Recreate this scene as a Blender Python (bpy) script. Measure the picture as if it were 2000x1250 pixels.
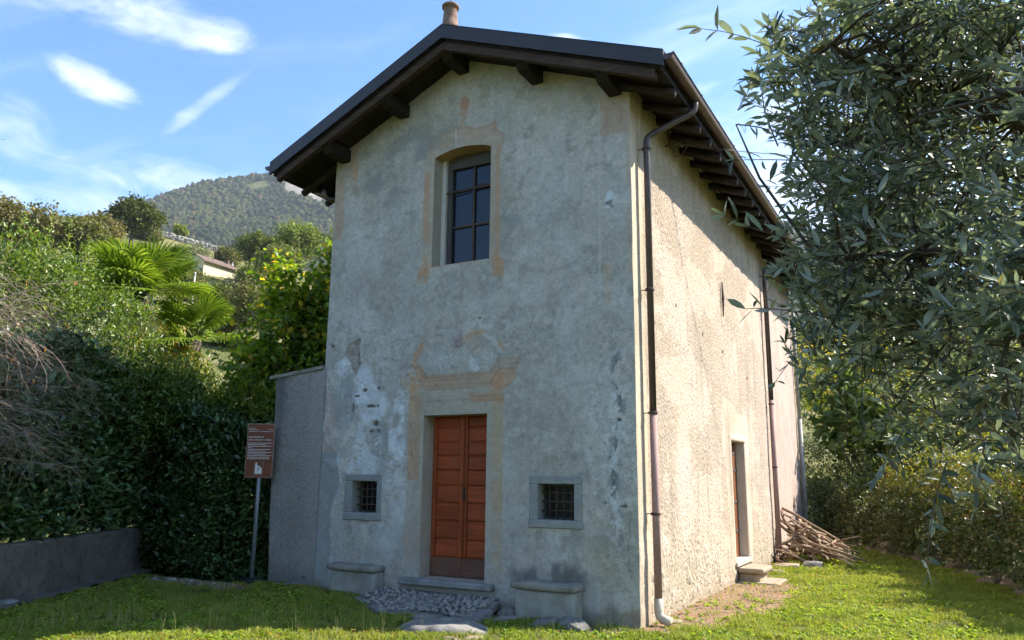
import bpy, math, random
import numpy as np
from mathutils import Vector, Matrix

for _o in list(bpy.data.objects): bpy.data.objects.remove(_o)
scene = bpy.context.scene
COL = scene.collection
random.seed(7)
RNG = np.random.default_rng(11)
R = math.radians

# ------------------------------------------------------------------ camera
cam_data = bpy.data.cameras.new('camera')
cam = bpy.data.objects.new('camera', cam_data); COL.objects.link(cam)
cam_data.sensor_width = 36.0
cam_data.lens = 26.98
cam_data.clip_start = 0.05
cam_data.clip_end = 9000
_f = Vector((-0.47681227, 0.85638762, 0.1981169))
_r0 = Vector((math.cos(0.508), math.sin(0.508), 0)); _u0 = _r0.cross(_f)
_ro = 0.010
_r = math.cos(_ro)*_r0 + math.sin(_ro)*_u0
_u = -math.sin(_ro)*_r0 + math.cos(_ro)*_u0
cam.matrix_world = Matrix(((_r.x, _u.x, -_f.x, 8.1442), (_r.y, _u.y, -_f.y, -8.7813), (_r.z, _u.z, -_f.z, 1.7032), (0, 0, 0, 1)))
scene.camera = cam

# ------------------------------------------------------------------ sun and sky
SUN_AZ = math.atan2(1.0, 0.85)          # from +y towards +x
SUN_EL = R(43.0)
sun_dir = Vector((math.sin(SUN_AZ)*math.cos(SUN_EL), math.cos(SUN_AZ)*math.cos(SUN_EL), math.sin(SUN_EL)))
sd = bpy.data.lights.new('sun', 'SUN'); sd.energy = 5.0; sd.angle = R(0.53); sd.color = (1.0, 0.93, 0.82)
sun = bpy.data.objects.new('sun', sd); COL.objects.link(sun)
sun.rotation_euler = sun_dir.to_track_quat('Z', 'Y').to_euler()
sun.location = (20, 16, 30)

world = bpy.data.worlds.new('World'); scene.world = world; world.use_nodes = True
wn = world.node_tree.nodes; wl = world.node_tree.links; wn.clear()
def WN(t, **k):
    n = wn.new(t)
    for a, b in k.items():
        if a == 'inp':
            for i, v in b.items(): n.inputs[i].default_value = v
        else: setattr(n, a, b)
    return n
sky = WN('ShaderNodeTexSky', sky_type='NISHITA'); sky.sun_disc = False
sky.sun_elevation = SUN_EL; sky.sun_rotation = SUN_AZ
sky.altitude = 300; sky.air_density = 1.0; sky.dust_density = 0.1; sky.ozone_density = 3.0
SKY_STRENGTH = 0.128
bg = WN('ShaderNodeBackground'); bg.inputs[1].default_value = SKY_STRENGTH
wout = WN('ShaderNodeOutputWorld')
# high thin cirrus and a few denser puffs: a cloud layer reached by the view direction
tc = WN('ShaderNodeTexCoord')
sep = WN('ShaderNodeSeparateXYZ'); wl.new(tc.outputs['Generated'], sep.inputs[0])
def WM(op, a, b=None, c=None):
    n = WN('ShaderNodeMath', operation=op)
    for i, v in enumerate((a, b, c)):
        if v is None: continue
        if isinstance(v, (int, float)): n.inputs[i].default_value = v
        else: wl.new(v, n.inputs[i])
    return n.outputs[0]
zz = WM('MAXIMUM', sep.outputs[2], 0.02)
zz2 = WM('ADD', zz, 0.12)
px = WM('DIVIDE', sep.outputs[0], zz2); py = WM('DIVIDE', sep.outputs[1], zz2)
cmb = WN('ShaderNodeCombineXYZ'); wl.new(px, cmb.inputs[0]); wl.new(py, cmb.inputs[1])
mp = WN('ShaderNodeMapping'); wl.new(cmb.outputs[0], mp.inputs[0])
mp.inputs['Rotation'].default_value = (0, 0, R(-35)); mp.inputs['Scale'].default_value = (0.55, 1.1, 1); mp.inputs['Location'].default_value = (3.3, 1.7, 0)
n1 = WN('ShaderNodeTexNoise', inp={'Scale': 1.5, 'Detail': 5.0, 'Roughness': 0.58, 'Distortion': 0.9}); wl.new(mp.outputs[0], n1.inputs['Vector'])
r1 = WN('ShaderNodeMapRange', inp={1: 0.46, 2: 0.85, 3: 0.0, 4: 0.75}); wl.new(n1.outputs[0], r1.inputs[0]); r1.interpolation_type = 'SMOOTHSTEP'
n2 = WN('ShaderNodeTexNoise', inp={'Scale': 6.0, 'Detail': 6.0, 'Roughness': 0.66, 'Distortion': 0.5}); wl.new(cmb.outputs[0], n2.inputs['Vector'])
CLOUDS = [  # direction (unit), half-width along, half-width across, tilt, weight
    ((-0.7274, 0.4793, 0.4912), (0.5513, 0.8343, 0.0023), (-0.4087, 0.2725, -0.8711), 0.0934, 0.0200, 0.95),
    ((-0.6923, 0.5340, 0.4854), (0.5809, 0.8114, -0.0642), (-0.4282, 0.2375, -0.8719), 0.0334, 0.0120, 0.95),
    ((-0.7767, 0.4002, 0.4864), (0.5253, 0.8376, 0.1497), (-0.3475, 0.3718, -0.8608), 0.0867, 0.0120, 0.70),
    ((-0.7860, 0.4541, 0.4196), (0.4092, 0.8908, -0.1975), (-0.4634, 0.0165, -0.8860), 0.0320, 0.0147, 0.95),
    ((-0.7179, 0.5510, 0.4254), (0.6663, 0.3671, 0.6490), (0.2014, 0.7494, -0.6308), 0.0467, 0.0067, 0.45),
    ((-0.7671, 0.5469, 0.3352), (0.5851, 0.8108, 0.0161), (-0.2630, 0.2085, -0.9420), 0.1067, 0.0200, 0.58),
    ((-0.8371, 0.4608, 0.2948), (0.5084, 0.8543, 0.1084), (-0.2019, 0.2406, -0.9494), 0.0801, 0.0187, 0.55),
    ((-0.8388, 0.4093, 0.3590), (0.1915, 0.8390, -0.5093), (-0.5097, -0.3584, -0.7821), 0.0367, 0.0254, 0.40),
    ((-0.3576, 0.7740, 0.5226), (0.8609, 0.4901, -0.1367), (-0.3619, 0.4010, -0.8416), 0.0200, 0.0060, 0.85),
    ((-0.0755, 0.9413, 0.3290), (0.9642, 0.1530, -0.2165), (-0.2541, 0.3008, -0.9192), 0.2268, 0.1001, 0.85),
]
acc = r1.outputs[0]
wob = WM('MULTIPLY', WM('SUBTRACT', n2.outputs[0], 0.5), 6.8)
for (dx, dy, dz), (ax_, ay_, az_), (bx_, by_, bz_), sa, sb, wgt in CLOUDS:
    # offsets of the view direction from the cloud's middle, along and across it
    def dot(vx, vy, vz):
        n = WN('ShaderNodeVectorMath', operation='DOT_PRODUCT'); wl.new(tc.outputs['Generated'], n.inputs[0]); n.inputs[1].default_value = (vx, vy, vz); return n.outputs['Value']
    a = WM('MULTIPLY', dot(ax_, ay_, az_), 1.0/sa); b = WM('MULTIPLY', dot(bx_, by_, bz_), 1.0/sb)
    d2 = WM('ADD', WM('MULTIPLY', a, a), WM('MULTIPLY', b, b))
    inside = WM('SUBTRACT', WM('ADD', 1.0, wob), d2)
    front = WM('GREATER_THAN', dot(dx, dy, dz), 0.5)
    mr = WN('ShaderNodeMapRange', inp={1: -1.2, 2: 3.2, 3: 0.0, 4: wgt}); mr.interpolation_type = 'SMOOTHSTEP'; wl.new(inside, mr.inputs[0])
    acc = WM('MAXIMUM', acc, WM('MULTIPLY', mr.outputs[0], front))
acc = WM('MINIMUM', acc, 0.93)
cmix = WN('ShaderNodeMix', data_type='RGBA'); wl.new(acc, cmix.inputs['Factor'])
hsv = WN('ShaderNodeHueSaturation', inp={'Saturation': 1.18, 'Value': 0.97}); wl.new(sky.outputs[0], hsv.inputs['Color'])
wl.new(hsv.outputs[0], cmix.inputs['A']); cmix.inputs['B'].default_value = (5.2, 5.3, 5.4, 1)
wl.new(cmix.outputs['Result'], bg.inputs[0]); wl.new(bg.outputs[0], wout.inputs[0])

scene.view_settings.view_transform = 'Standard'; scene.view_settings.look = 'None'
scene.view_settings.gamma = 1.0; scene.view_settings.exposure = 1.38
scene.view_settings.use_curve_mapping = False
scene.render.engine = 'CYCLES'
scene.cycles.use_denoising = True
scene.cycles.use_adaptive_sampling = True; scene.cycles.adaptive_threshold = 0.025; scene.cycles.adaptive_min_samples = 12
scene.cycles.max_bounces = 6; scene.cycles.diffuse_bounces = 3; scene.cycles.glossy_bounces = 2
scene.cycles.transmission_bounces = 4; scene.cycles.transparent_max_bounces = 8; scene.cycles.volume_bounces = 0
scene.cycles.caustics_reflective = False; scene.cycles.caustics_refractive = False

# ------------------------------------------------------------------ helpers: noise
_T = RNG.random((512, 512))
def vnoise(x, y, seed=0):
    x = np.asarray(x, float) + seed*17.31; y = np.asarray(y, float) + seed*9.77
    xi = np.floor(x).astype(int); yi = np.floor(y).astype(int); fx = x-xi; fy = y-yi
    fx = fx*fx*(3-2*fx); fy = fy*fy*(3-2*fy)
    a = _T[xi & 511, yi & 511]; b = _T[(xi+1) & 511, yi & 511]; c = _T[xi & 511, (yi+1) & 511]; d = _T[(xi+1) & 511, (yi+1) & 511]
    return (a*(1-fx)+b*fx)*(1-fy) + (c*(1-fx)+d*fx)*fy
def fbm(x, y, oct=5, seed=0, rough=0.5):
    s = 0; a = 1; t = 0
    for i in range(oct):
        s = s + a*vnoise(np.asarray(x)*2**i, np.asarray(y)*2**i, seed+i*3); t += a; a *= rough
    return s/t
_W1 = RNG.random((256, 256, 3))
def worley(x, y, seed=0):
    x = np.asarray(x, float)+seed*13.1; y = np.asarray(y, float)+seed*7.3
    xi = np.floor(x).astype(int); yi = np.floor(y).astype(int)
    f1 = np.full(x.shape, 9.0); f2 = np.full(x.shape, 9.0); idv = np.zeros(x.shape)
    for i in (-1, 0, 1):
        for j in (-1, 0, 1):
            c = _W1[(xi+i) & 255, (yi+j) & 255]
            d = np.hypot(xi+i+c[..., 0]-x, yi+j+c[..., 1]-y)
            m = d < f1
            f2 = np.where(m, f1, np.minimum(f2, d)); idv = np.where(m, c[..., 2], idv); f1 = np.where(m, d, f1)
    return f1, f2, idv
def sstep(a, b, x):
    t = np.clip((np.asarray(x, float)-a)/(b-a), 0, 1); return t*t*(3-2*t)
def lerp(a, b, t):
    t = np.asarray(t)[..., None]; return np.asarray(a)*(1-t)+np.asarray(b)*t

# ------------------------------------------------------------------ helpers: objects
def link(o, parent=None):
    COL.objects.link(o)
    if parent is not None: o.parent = parent
    return o
def tag(o, label=None, cat=None, group=None, kind=None):
    if label: o['label'] = label
    if cat: o['category'] = cat
    if group: o['group'] = group
    if kind: o['kind'] = kind
    return o
def empty(name, loc=(0, 0, 0), parent=None, rz=0):
    o = bpy.data.objects.new(name, None); o.empty_display_size = 0.2
    o.location = loc; o.rotation_euler = (0, 0, rz); return link(o, parent)
def npmesh(name, V, F, mat, parent=None, smooth=True, col=None, attrs=None, uv=None):
    """V (n,3); F (m,k) one face size, or list of such arrays."""
    me = bpy.data.meshes.new(name)
    Fs = F if isinstance(F, list) else [F]
    Fs = [np.asarray(f, np.int32) for f in Fs if len(f)]
    V = np.ascontiguousarray(V, np.float32)
    nl = sum(f.size for f in Fs); nf = sum(len(f) for f in Fs)
    me.vertices.add(len(V)); me.vertices.foreach_set('co', V.ravel())
    me.loops.add(nl); me.polygons.add(nf)
    me.loops.foreach_set('vertex_index', np.concatenate([f.ravel() for f in Fs]))
    tot = np.concatenate([np.full(len(f), f.shape[1], np.int32) for f in Fs])
    st = np.concatenate([[0], np.cumsum(tot)[:-1]]).astype(np.int32)
    me.polygons.foreach_set('loop_start', st); me.polygons.foreach_set('loop_total', tot)
    if smooth: me.polygons.foreach_set('use_smooth', np.ones(nf, bool))
    if col is not None:
        a = me.color_attributes.new('Col', 'FLOAT_COLOR', 'POINT')
        c = np.ones((len(V), 4), np.float32); c[:, :3] = np.clip(col, 0, 1); a.data.foreach_set('color', c.ravel())
    for k, v in (attrs or {}).items():
        a = me.attributes.new(k, 'FLOAT', 'POINT'); a.data.foreach_set('value', np.ascontiguousarray(v, np.float32))
    me.update(calc_edges=True); me.validate()
    if mat is not None: me.materials.append(mat)
    o = bpy.data.objects.new(name, me); link(o, parent); return o

class MB:
    def __init__(s): s.v = []; s.f = []
    def add(s, vs, fs):
        n = len(s.v); s.v += [tuple(map(float, p)) for p in vs]; s.f += [tuple(i+n for i in f) for f in fs]; return s
    def box(s, x0, x1, y0, y1, z0, z1, bev=0.0, jit=0.0):
        """box with chamfered edges"""
        if bev <= 0:
            vs = [(x0,y0,z0),(x1,y0,z0),(x1,y1,z0),(x0,y1,z0),(x0,y0,z1),(x1,y0,z1),(x1,y1,z1),(x0,y1,z1)]
            if jit: vs = [tuple(c+random.uniform(-jit, jit) for c in p) for p in vs]
            return s.add(vs, [(0,3,2,1),(4,5,6,7),(0,1,5,4),(1,2,6,5),(2,3,7,6),(3,0,4,7)])
        b = bev; vs = []; idx = {}
        X = (x0, x1); Y = (y0, y1); Z = (z0, z1)
        for i in (0,1):
            for j in (0,1):
                for k in (0,1):
                    sx, sy, sz = (b if i == 0 else -b), (b if j == 0 else -b), (b if k == 0 else -b)
                    q = [random.uniform(-jit, jit) for _ in range(3)] if jit else (0,0,0)
                    for a, p in enumerate(((X[i], Y[j]+sy, Z[k]+sz), (X[i]+sx, Y[j], Z[k]+sz), (X[i]+sx, Y[j]+sy, Z[k]))):
                        idx[(i,j,k,a)] = len(vs); vs.append(tuple(p[m]+q[m] for m in range(3)))
        f = []
        I = lambda i,j,k,a: idx[(i,j,k,a)]
        f.append([I(0,0,0,0),I(0,0,1,0),I(0,1,1,0),I(0,1,0,0)]); f.append([I(1,0,0,0),I(1,1,0,0),I(1,1,1,0),I(1,0,1,0)])
        f.append([I(0,0,0,1),I(1,0,0,1),I(1,0,1,1),I(0,0,1,1)]); f.append([I(0,1,0,1),I(0,1,1,1),I(1,1,1,1),I(1,1,0,1)])
        f.append([I(0,0,0,2),I(0,1,0,2),I(1,1,0,2),I(1,0,0,2)]); f.append([I(0,0,1,2),I(1,0,1,2),I(1,1,1,2),I(0,1,1,2)])
        for j in (0,1):
            for k in (0,1):
                q = [I(0,j,k,1),I(1,j,k,1),I(1,j,k,2),I(0,j,k,2)]; f.append(q if (j+k) % 2 else q[::-1])
        for i in (0,1):
            for k in (0,1):
                q = [I(i,0,k,0),I(i,1,k,0),I(i,1,k,2),I(i,0,k,2)]; f.append(q[::-1] if (i+k) % 2 else q)
        for i in (0,1):
            for j in (0,1):
                q = [I(i,j,0,0),I(i,j,1,0),I(i,j,1,1),I(i,j,0,1)]; f.append(q if (i+j) % 2 else q[::-1])
        for i in (0,1):
            for j in (0,1):
                for k in (0,1):
                    t = [I(i,j,k,0),I(i,j,k,1),I(i,j,k,2)]; f.append(t if (i+j+k) % 2 == 0 else t[::-1])
        return s.add(vs, f)
    def tube(s, pts, rad, n=8, cap=True):
        pts = [Vector(p) for p in pts]; m = len(pts)
        rad = [rad]*m if isinstance(rad, (int, float)) else list(rad)
        t0 = (pts[1]-pts[0]).normalized(); ref = Vector((0,0,1)) if abs(t0.z) < 0.9 else Vector((1,0,0))
        a = t0.cross(ref).normalized(); vs = []
        for i in range(m):
            t = (pts[min(i+1, m-1)]-pts[max(i-1, 0)])
            t = t.normalized() if t.length > 1e-9 else t0
            a = (a-t*a.dot(t)); a = a.normalized() if a.length > 1e-6 else t.orthogonal().normalized()
            b = t.cross(a)
            for j in range(n):
                w = 2*math.pi*j/n; vs.append(pts[i]+(a*math.cos(w)+b*math.sin(w))*rad[i])
        f = []
        for i in range(m-1):
            for j in range(n):
                k = (j+1) % n; f.append((i*n+j, i*n+k, (i+1)*n+k, (i+1)*n+j))
        if cap: f.append(tuple(range(n))[::-1]); f.append(tuple(range((m-1)*n, m*n)))
        return s.add(vs, f)
    def lathe(s, c, prof, n=20):
        vs = []; f = []
        for r_, z_ in prof:
            for j in range(n): w = 2*math.pi*j/n; vs.append((c[0]+r_*math.cos(w), c[1]+r_*math.sin(w), c[2]+z_))
        for i in range(len(prof)-1):
            for j in range(n): k = (j+1) % n; f.append((i*n+j, i*n+k, (i+1)*n+k, (i+1)*n+j))
        f.append(tuple(range(n))[::-1]); f.append(tuple(range((len(prof)-1)*n, len(prof)*n)))
        return s.add(vs, f)
    def build(s, name, mat, parent=None, smooth=False, label=None):
        me = bpy.data.meshes.new(name); me.from_pydata(s.v, [], s.f); me.update()
        if smooth: me.polygons.foreach_set('use_smooth', np.ones(len(me.polygons), bool))
        if mat is not None: me.materials.append(mat)
        o = bpy.data.objects.new(name, me); link(o, parent)
        if label: o['label'] = label
        return o
def from_mesh(name, me, parent=None, M=None):
    o = bpy.data.objects.new(name, me); link(o, parent)
    if M is not None: o.matrix_local = M
    return o

# ------------------------------------------------------------------ helpers: materials
def L(r, g, b):
    f = lambda c: (c/255/12.92) if c/255 <= 0.04045 else ((c/255+0.055)/1.055)**2.4
    return (f(r), f(g), f(b))
class NT:
    def __init__(s, name):
        s.m = bpy.data.materials.new(name); s.m.use_nodes = True
        s.n = s.m.node_tree.nodes; s.l = s.m.node_tree.links; s.n.clear()
        s.out = s.n.new('ShaderNodeOutputMaterial')
    def N(s, t, inp=None, **k):
        n = s.n.new(t)
        for a, b in k.items(): setattr(n, a, b)
        for i, v in (inp or {}).items():
            if hasattr(v, 'is_output') or isinstance(v, bpy.types.NodeSocket): s.l.new(v, n.inputs[i])
            else: n.inputs[i].default_value = v
        return n
    def noise(s, vec, scale, detail=5, rough=0.55, dist=0.0):
        return s.N('ShaderNodeTexNoise', {'Vector': vec, 'Scale': scale, 'Detail': detail, 'Roughness': rough, 'Distortion': dist}).outputs[0]
    def ramp(s, fac, stops):
        r = s.N('ShaderNodeValToRGB', {0: fac}); e = r.color_ramp.elements
        while len(e) < len(stops): e.new(0.5)
        for i, (p, c) in enumerate(stops): e[i].position = p; e[i].color = (*c, 1) if len(c) == 3 else c
        return r.outputs[0]
    def mix(s, fac, a, b, blend='MIX'):
        n = s.N('ShaderNodeMix', data_type='RGBA', blend_type=blend)
        for i, v in (('Factor', fac), ('A', a), ('B', b)):
            if isinstance(v, bpy.types.NodeSocket): s.l.new(v, n.inputs[i])
            elif i == 'Factor': n.inputs[i].default_value = v
            else: n.inputs[i].default_value = (*v, 1) if len(v) == 3 else v
        return n.outputs['Result']
    def math(s, op, a, b=0.0):
        return s.N('ShaderNodeMath', {0: a, 1: b}, operation=op).outputs[0]
    def bump(s, h, strength=0.5, dist=0.01, normal=None):
        i = {'Height': h, 'Strength': strength, 'Distance': dist}
        if normal is not None: i['Normal'] = normal
        return s.N('ShaderNodeBump', i).outputs[0]
    def obj(s): return s.N('ShaderNodeTexCoord').outputs['Object']
    def pos(s): return s.N('ShaderNodeNewGeometry').outputs['Position']
    def attr(s, name): return s.N('ShaderNodeAttribute', attribute_name=name)
    def rnd(s): return s.N('ShaderNodeObjectInfo').outputs['Random']
    def bsdf(s, col, rough=0.85, normal=None, **k):
        i = {'Base Color': col if isinstance(col, bpy.types.NodeSocket) else (*col, 1), 'Roughness': rough}
        if normal is not None: i['Normal'] = normal
        i.update({a.replace('_', ' '): b for a, b in k.items()})
        b = s.N('ShaderNodeBsdfPrincipled', i); s.l.new(b.outputs[0], s.out.inputs[0]); return b
    def surf(s, sock): s.l.new(sock, s.out.inputs[0])

def simple(name, c1, c2, scale=8, rough=0.8, bstr=0.3, bscale=40, bdist=0.004, spec=0.3, metal=0.0, rnd=0.0):
    t = NT(name); v = t.pos() if rnd == 0 else t.obj()
    n = t.noise(v, scale, 6, 0.6)
    c = t.ramp(n, [(0.3, c1), (0.7, c2)])
    if rnd:
        k = t.N('ShaderNodeMapRange', {0: t.rnd(), 3: 1-rnd, 4: 1+rnd}).outputs[0]
        hs = t.N('ShaderNodeHueSaturation', {'Color': c, 'Value': k}); c = hs.outputs[0]
    b = t.bump(t.noise(v, bscale, 4, 0.6), bstr, bdist)
    t.bsdf(c, rough, b, **{'Specular_IOR_Level': spec, 'Metallic': metal})
    return t.m
def wood(name, c1, c2, axis='Z', rough=0.7, scale=1.0, wear=None):
    t = NT(name); v = t.obj()
    sc = {'X': (1.2, 14, 14), 'Y': (14, 1.2, 14), 'Z': (14, 14, 1.2)}[axis]
    mp_ = t.N('ShaderNodeMapping', {0: v, 'Scale': tuple(q*scale for q in sc)}).outputs[0]
    off = t.N('ShaderNodeVectorMath', {0: mp_, 1: t.N('ShaderNodeCombineXYZ', {0: t.math('MULTIPLY', t.rnd(), 37.0), 1: t.math('MULTIPLY', t.rnd(), 91.0), 2: 0.0}).outputs[0]}, operation='ADD').outputs[0]
    g = t.noise(off, 2.0, 8, 0.62, 0.6)
    c = t.ramp(g, [(0.28, c1), (0.72, c2)])
    k = t.N('ShaderNodeMapRange', {0: t.rnd(), 3: 0.85, 4: 1.12}).outputs[0]
    c = t.N('ShaderNodeHueSaturation', {'Color': c, 'Value': k}).outputs[0]
    if wear is not None:
        w = t.ramp(t.noise(t.pos(), 5, 7, 0.65), [(0.5, (0,0,0)), (0.68, (1,1,1))])
        c = t.mix(t.math('MULTIPLY', w, 0.55), c, wear)
    t.bsdf(c, rough, t.bump(g, 0.45, 0.004), **{'Specular_IOR_Level': 0.25})
    return t.m
# ================================================================== ground height
def gz(x, y):
    x = np.asarray(x, float); y = np.asarray(y, float)
    h = 0.10*(1-sstep(1.0, 4.8, x))
    h = h + 0.20*sstep(5.5, 12.5, y)*sstep(3.0, 5.0, x)
    h = h + 0.10*sstep(8.0, 10.5, x)*sstep(2, 6, y)
    h = h + 0.022*(fbm(x*0.9+3, y*0.9, 3, 5)-0.5)
    return h
def gz1(x, y): return float(gz(np.array([x]), np.array([y]))[0])

# ================================================================== chapel
W = 4.968
RX, RZ, SR, SL = 2.40, 8.00, 0.402, 0.452          # ridge x, ridge top, roof slopes
SOFF = 0.24                                        # soffit below roof top
YF, YB = -0.62, 12.75                              # roof front and back edges
def roof_top(x): return RZ - np.where(np.asarray(x) > RX, SR*(np.asarray(x)-RX), SL*(RX-np.asarray(x)))

def poly_mask(px, pz, poly):
    inside = np.zeros(px.shape, bool); n = len(poly)
    for i in range(n):
        x0, z0 = poly[i]; x1, z1 = poly[(i+1) % n]
        c = (z0 > pz) != (z1 > pz)
        with np.errstate(divide='ignore', invalid='ignore'):
            inside ^= c & (px < (x1-x0)*(pz-z0)/(z1-z0+1e-12)+x0)
    return inside
def seg_dist(px, pz, pts):
    d = np.full(px.shape, 9.0)
    for (x0, z0), (x1, z1) in zip(pts[:-1], pts[1:]):
        dx, dz = x1-x0, z1-z0; t = np.clip(((px-x0)*dx+(pz-z0)*dz)/(dx*dx+dz*dz+1e-12), 0, 1)
        d = np.minimum(d, np.hypot(px-x0-t*dx, pz-z0-t*dz))
    return d
def blob(px, pz, x, z, rx, rz, e=0.25): return 1-sstep(1-e, 1+e, np.hypot((px-x)/rx, (pz-z)/rz))

def grid_lines(a, b, step, must):
    pts = sorted(set([a, b]+[m for m in must if a < m < b])); out = []
    for p, q in zip(pts[:-1], pts[1:]):
        n = max(1, int(round((q-p)/step))); out += list(np.linspace(p, q, n, endpoint=False))
    return np.array(out+[b])

chapel = empty('chapel', (0, 0, 0))
tag(chapel, 'small old plastered chapel with faded wall paintings and wooden double door', 'chapel')

# openings in the facade: x0, x1, z0, z1
DOOR = (1.869, 2.890, 0.353, 2.503)
UPW = (1.915, 2.886, 4.636, 6.303)
SWL = (0.655, 1.105, 1.16, 1.60)
SWR = (3.655, 4.155, 1.165, 1.60)
ARCH = 0.085
def arch_z(x): return UPW[3] + ARCH*(1-((np.asarray(x)-0.5*(UPW[0]+UPW[1]))/(0.5*(UPW[1]-UPW[0])))**2)

# ---- facade as a fine relief: plaster waves, peeled patches, cracks, faded painting
xs = grid_lines(0, W, 0.0125, [DOOR[0], DOOR[1], UPW[0], UPW[1], SWL[0], SWL[1], SWR[0], SWR[1]])
zs = grid_lines(-0.15, 7.80, 0.0135, [DOOR[2], DOOR[3], UPW[2], UPW[3], SWL[2], SWL[3], SWR[2], SWR[3]])
X, Z = np.meshgrid(xs, zs)
zlim = roof_top(X)-SOFF+0.012
above = Z > zlim
Zc = np.minimum(Z, zlim)
# arch: rows above the springing inside the window are pressed to the curve
aw = (X >= UPW[0]-1e-6) & (X <= UPW[1]+1e-6)
az = arch_z(X)
row_sp = np.searchsorted(zs, UPW[3]-1e-6); row_tp = np.searchsorted(zs, UPW[3]+ARCH+0.06)
ztp = zs[row_tp]
inrow = (np.arange(len(zs))[:, None] >= row_sp) & (np.arange(len(zs))[:, None] <= row_tp) & aw
Zc = np.where(inrow, az + (Z-UPW[3])/(ztp-UPW[3])*(ztp-az), Zc)

wx = X + 0.05*(fbm(X*3, Z*3, 4, 21)-0.5)*2; wz = Z + 0.05*(fbm(X*3, Z*3, 4, 31)-0.5)*2
fx = X + 0.012*(fbm(X*14, Z*14, 3, 23)-0.5)*2; fz = Z + 0.012*(fbm(X*14, Z*14, 3, 33)-0.5)*2
n_big = fbm(X*0.9, Z*0.9, 5, 2, 0.55); n_mid = fbm(X*3.1, Z*3.1, 5, 4, 0.6); n_fin = fbm(X*16, Z*16, 4, 6, 0.65); n_str = fbm(X*6.0, Z*0.7, 4, 8, 0.6)
n_cl = fbm(X*5.2+1.3*n_big, Z*5.2, 6, 15, 0.62)
C = lerp((0.400, 0.362, 0.292), (0.500, 0.458, 0.385), sstep(0.35, 0.65, n_big))
C = lerp(C, (0.295, 0.275, 0.220), 0.75*sstep(0.52, 0.66, n_mid)*sstep(0.40, 0.60, n_cl))          # damp olive mottling
C = lerp(C, (0.55, 0.52, 0.455), 0.50*sstep(0.50, 0.74, .6*n_cl+.4*fbm(X*9, Z*9, 5, 19, .65)))                                   # lime bloom
C = lerp(C, (0.47, 0.46, 0.42), 0.35*sstep(0.52, 0.72, n_str))
C = lerp(C, (0.40, 0.34, 0.27), 0.35*sstep(0.56, 0.72, fbm(X*1.7, Z*1.7, 4, 41)))                # warm stains
n_gr = fbm(X*38, Z*38, 3, 17, .7); C = C*(0.80+0.40*n_fin)[..., None]*(0.82+0.36*n_gr)[..., None]*(.90+.20*fbm(X*2.2, Z*2.2, 6, 99, .7))[..., None]
H = 0.014*(fbm(X*1.6, Z*1.6, 3, 9)-0.5) + 0.005*(n_cl-0.5) + 0.0016*(n_fin-0.5)                   # towards -y is positive
# cooler, smoother repair along the left edge and low down
g = sstep(0.02, -0.03, seg_dist(wx, wz, [(0, 3.3), (0.08, 2.7), (0.03, 2.3), (0.35, 1.95), (0.42, 1.6), (0.30, 1.1), (0.36, 0.3)])-0.0)*0
left_rep = poly_mask(wx, wz, [(-1, 3.22), (0.02, 3.26), (0.10, 2.72), (0.03, 2.26), (0.34, 1.98), (0.42, 1.60), (0.30, 1.10), (0.33, 0.0), (-1, 0)])
C = lerp(C, np.array((0.30, 0.305, 0.285))*(0.93+0.14*n_fin)[..., None], 0.85*left_rep); H = H+0.006*left_rep
edge = np.abs(seg_dist(wx, wz, [(0.02, 3.26), (0.10, 2.72), (0.03, 2.26), (0.34, 1.98), (0.42, 1.60), (0.30, 1.10), (0.33, 0.2)]))
C = lerp(C, (0.50, 0.50, 0.47), 0.7*(1-sstep(0.01, 0.05, edge))*(n_cl > 0.42))
orange_l = poly_mask(wx, wz, [(0.05, 3.0), (0.20, 2.9), (0.30, 2.62), (0.26, 2.0), (0.02, 1.98), (0.06, 2.4)])
C = lerp(C, (0.47, 0.34, 0.25), 0.55*orange_l*sstep(0.3, 0.6, n_mid+0.15))
# lime-white scaling left of the door
lime = np.maximum.reduce([blob(wx, wz, 0.80, 2.95, 0.24, 0.30), blob(wx, wz, 0.98, 2.62, 0.24, 0.30), blob(wx, wz, 0.90, 2.05, 0.26, 0.42),
                          blob(wx, wz, 1.42, 2.25, 0.15, 0.60), blob(wx, wz, 0.42, 3.25, 0.16, 0.16), blob(wx, wz, 0.75, 1.80, 0.22, 0.25), 0.55*blob(wx, wz, 1.35, 1.3, 0.3, 0.7)])
lm = lime*sstep(0.34, 0.52, n_cl)
C = lerp(C, np.array((0.62, 0.62, 0.60))*(0.85+0.3*n_fin)[..., None], 0.85*lm); H = H+0.006*lm*(n_cl-0.3)
grey_in = blob(wx, wz, 1.12, 2.05, 0.16, 0.42)+blob(wx, wz, 0.42, 2.75, 0.22, 0.45)
C = lerp(C, (0.30, 0.31, 0.295), 0.6*np.clip(grey_in, 0, 1)*(1-lm))
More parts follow.
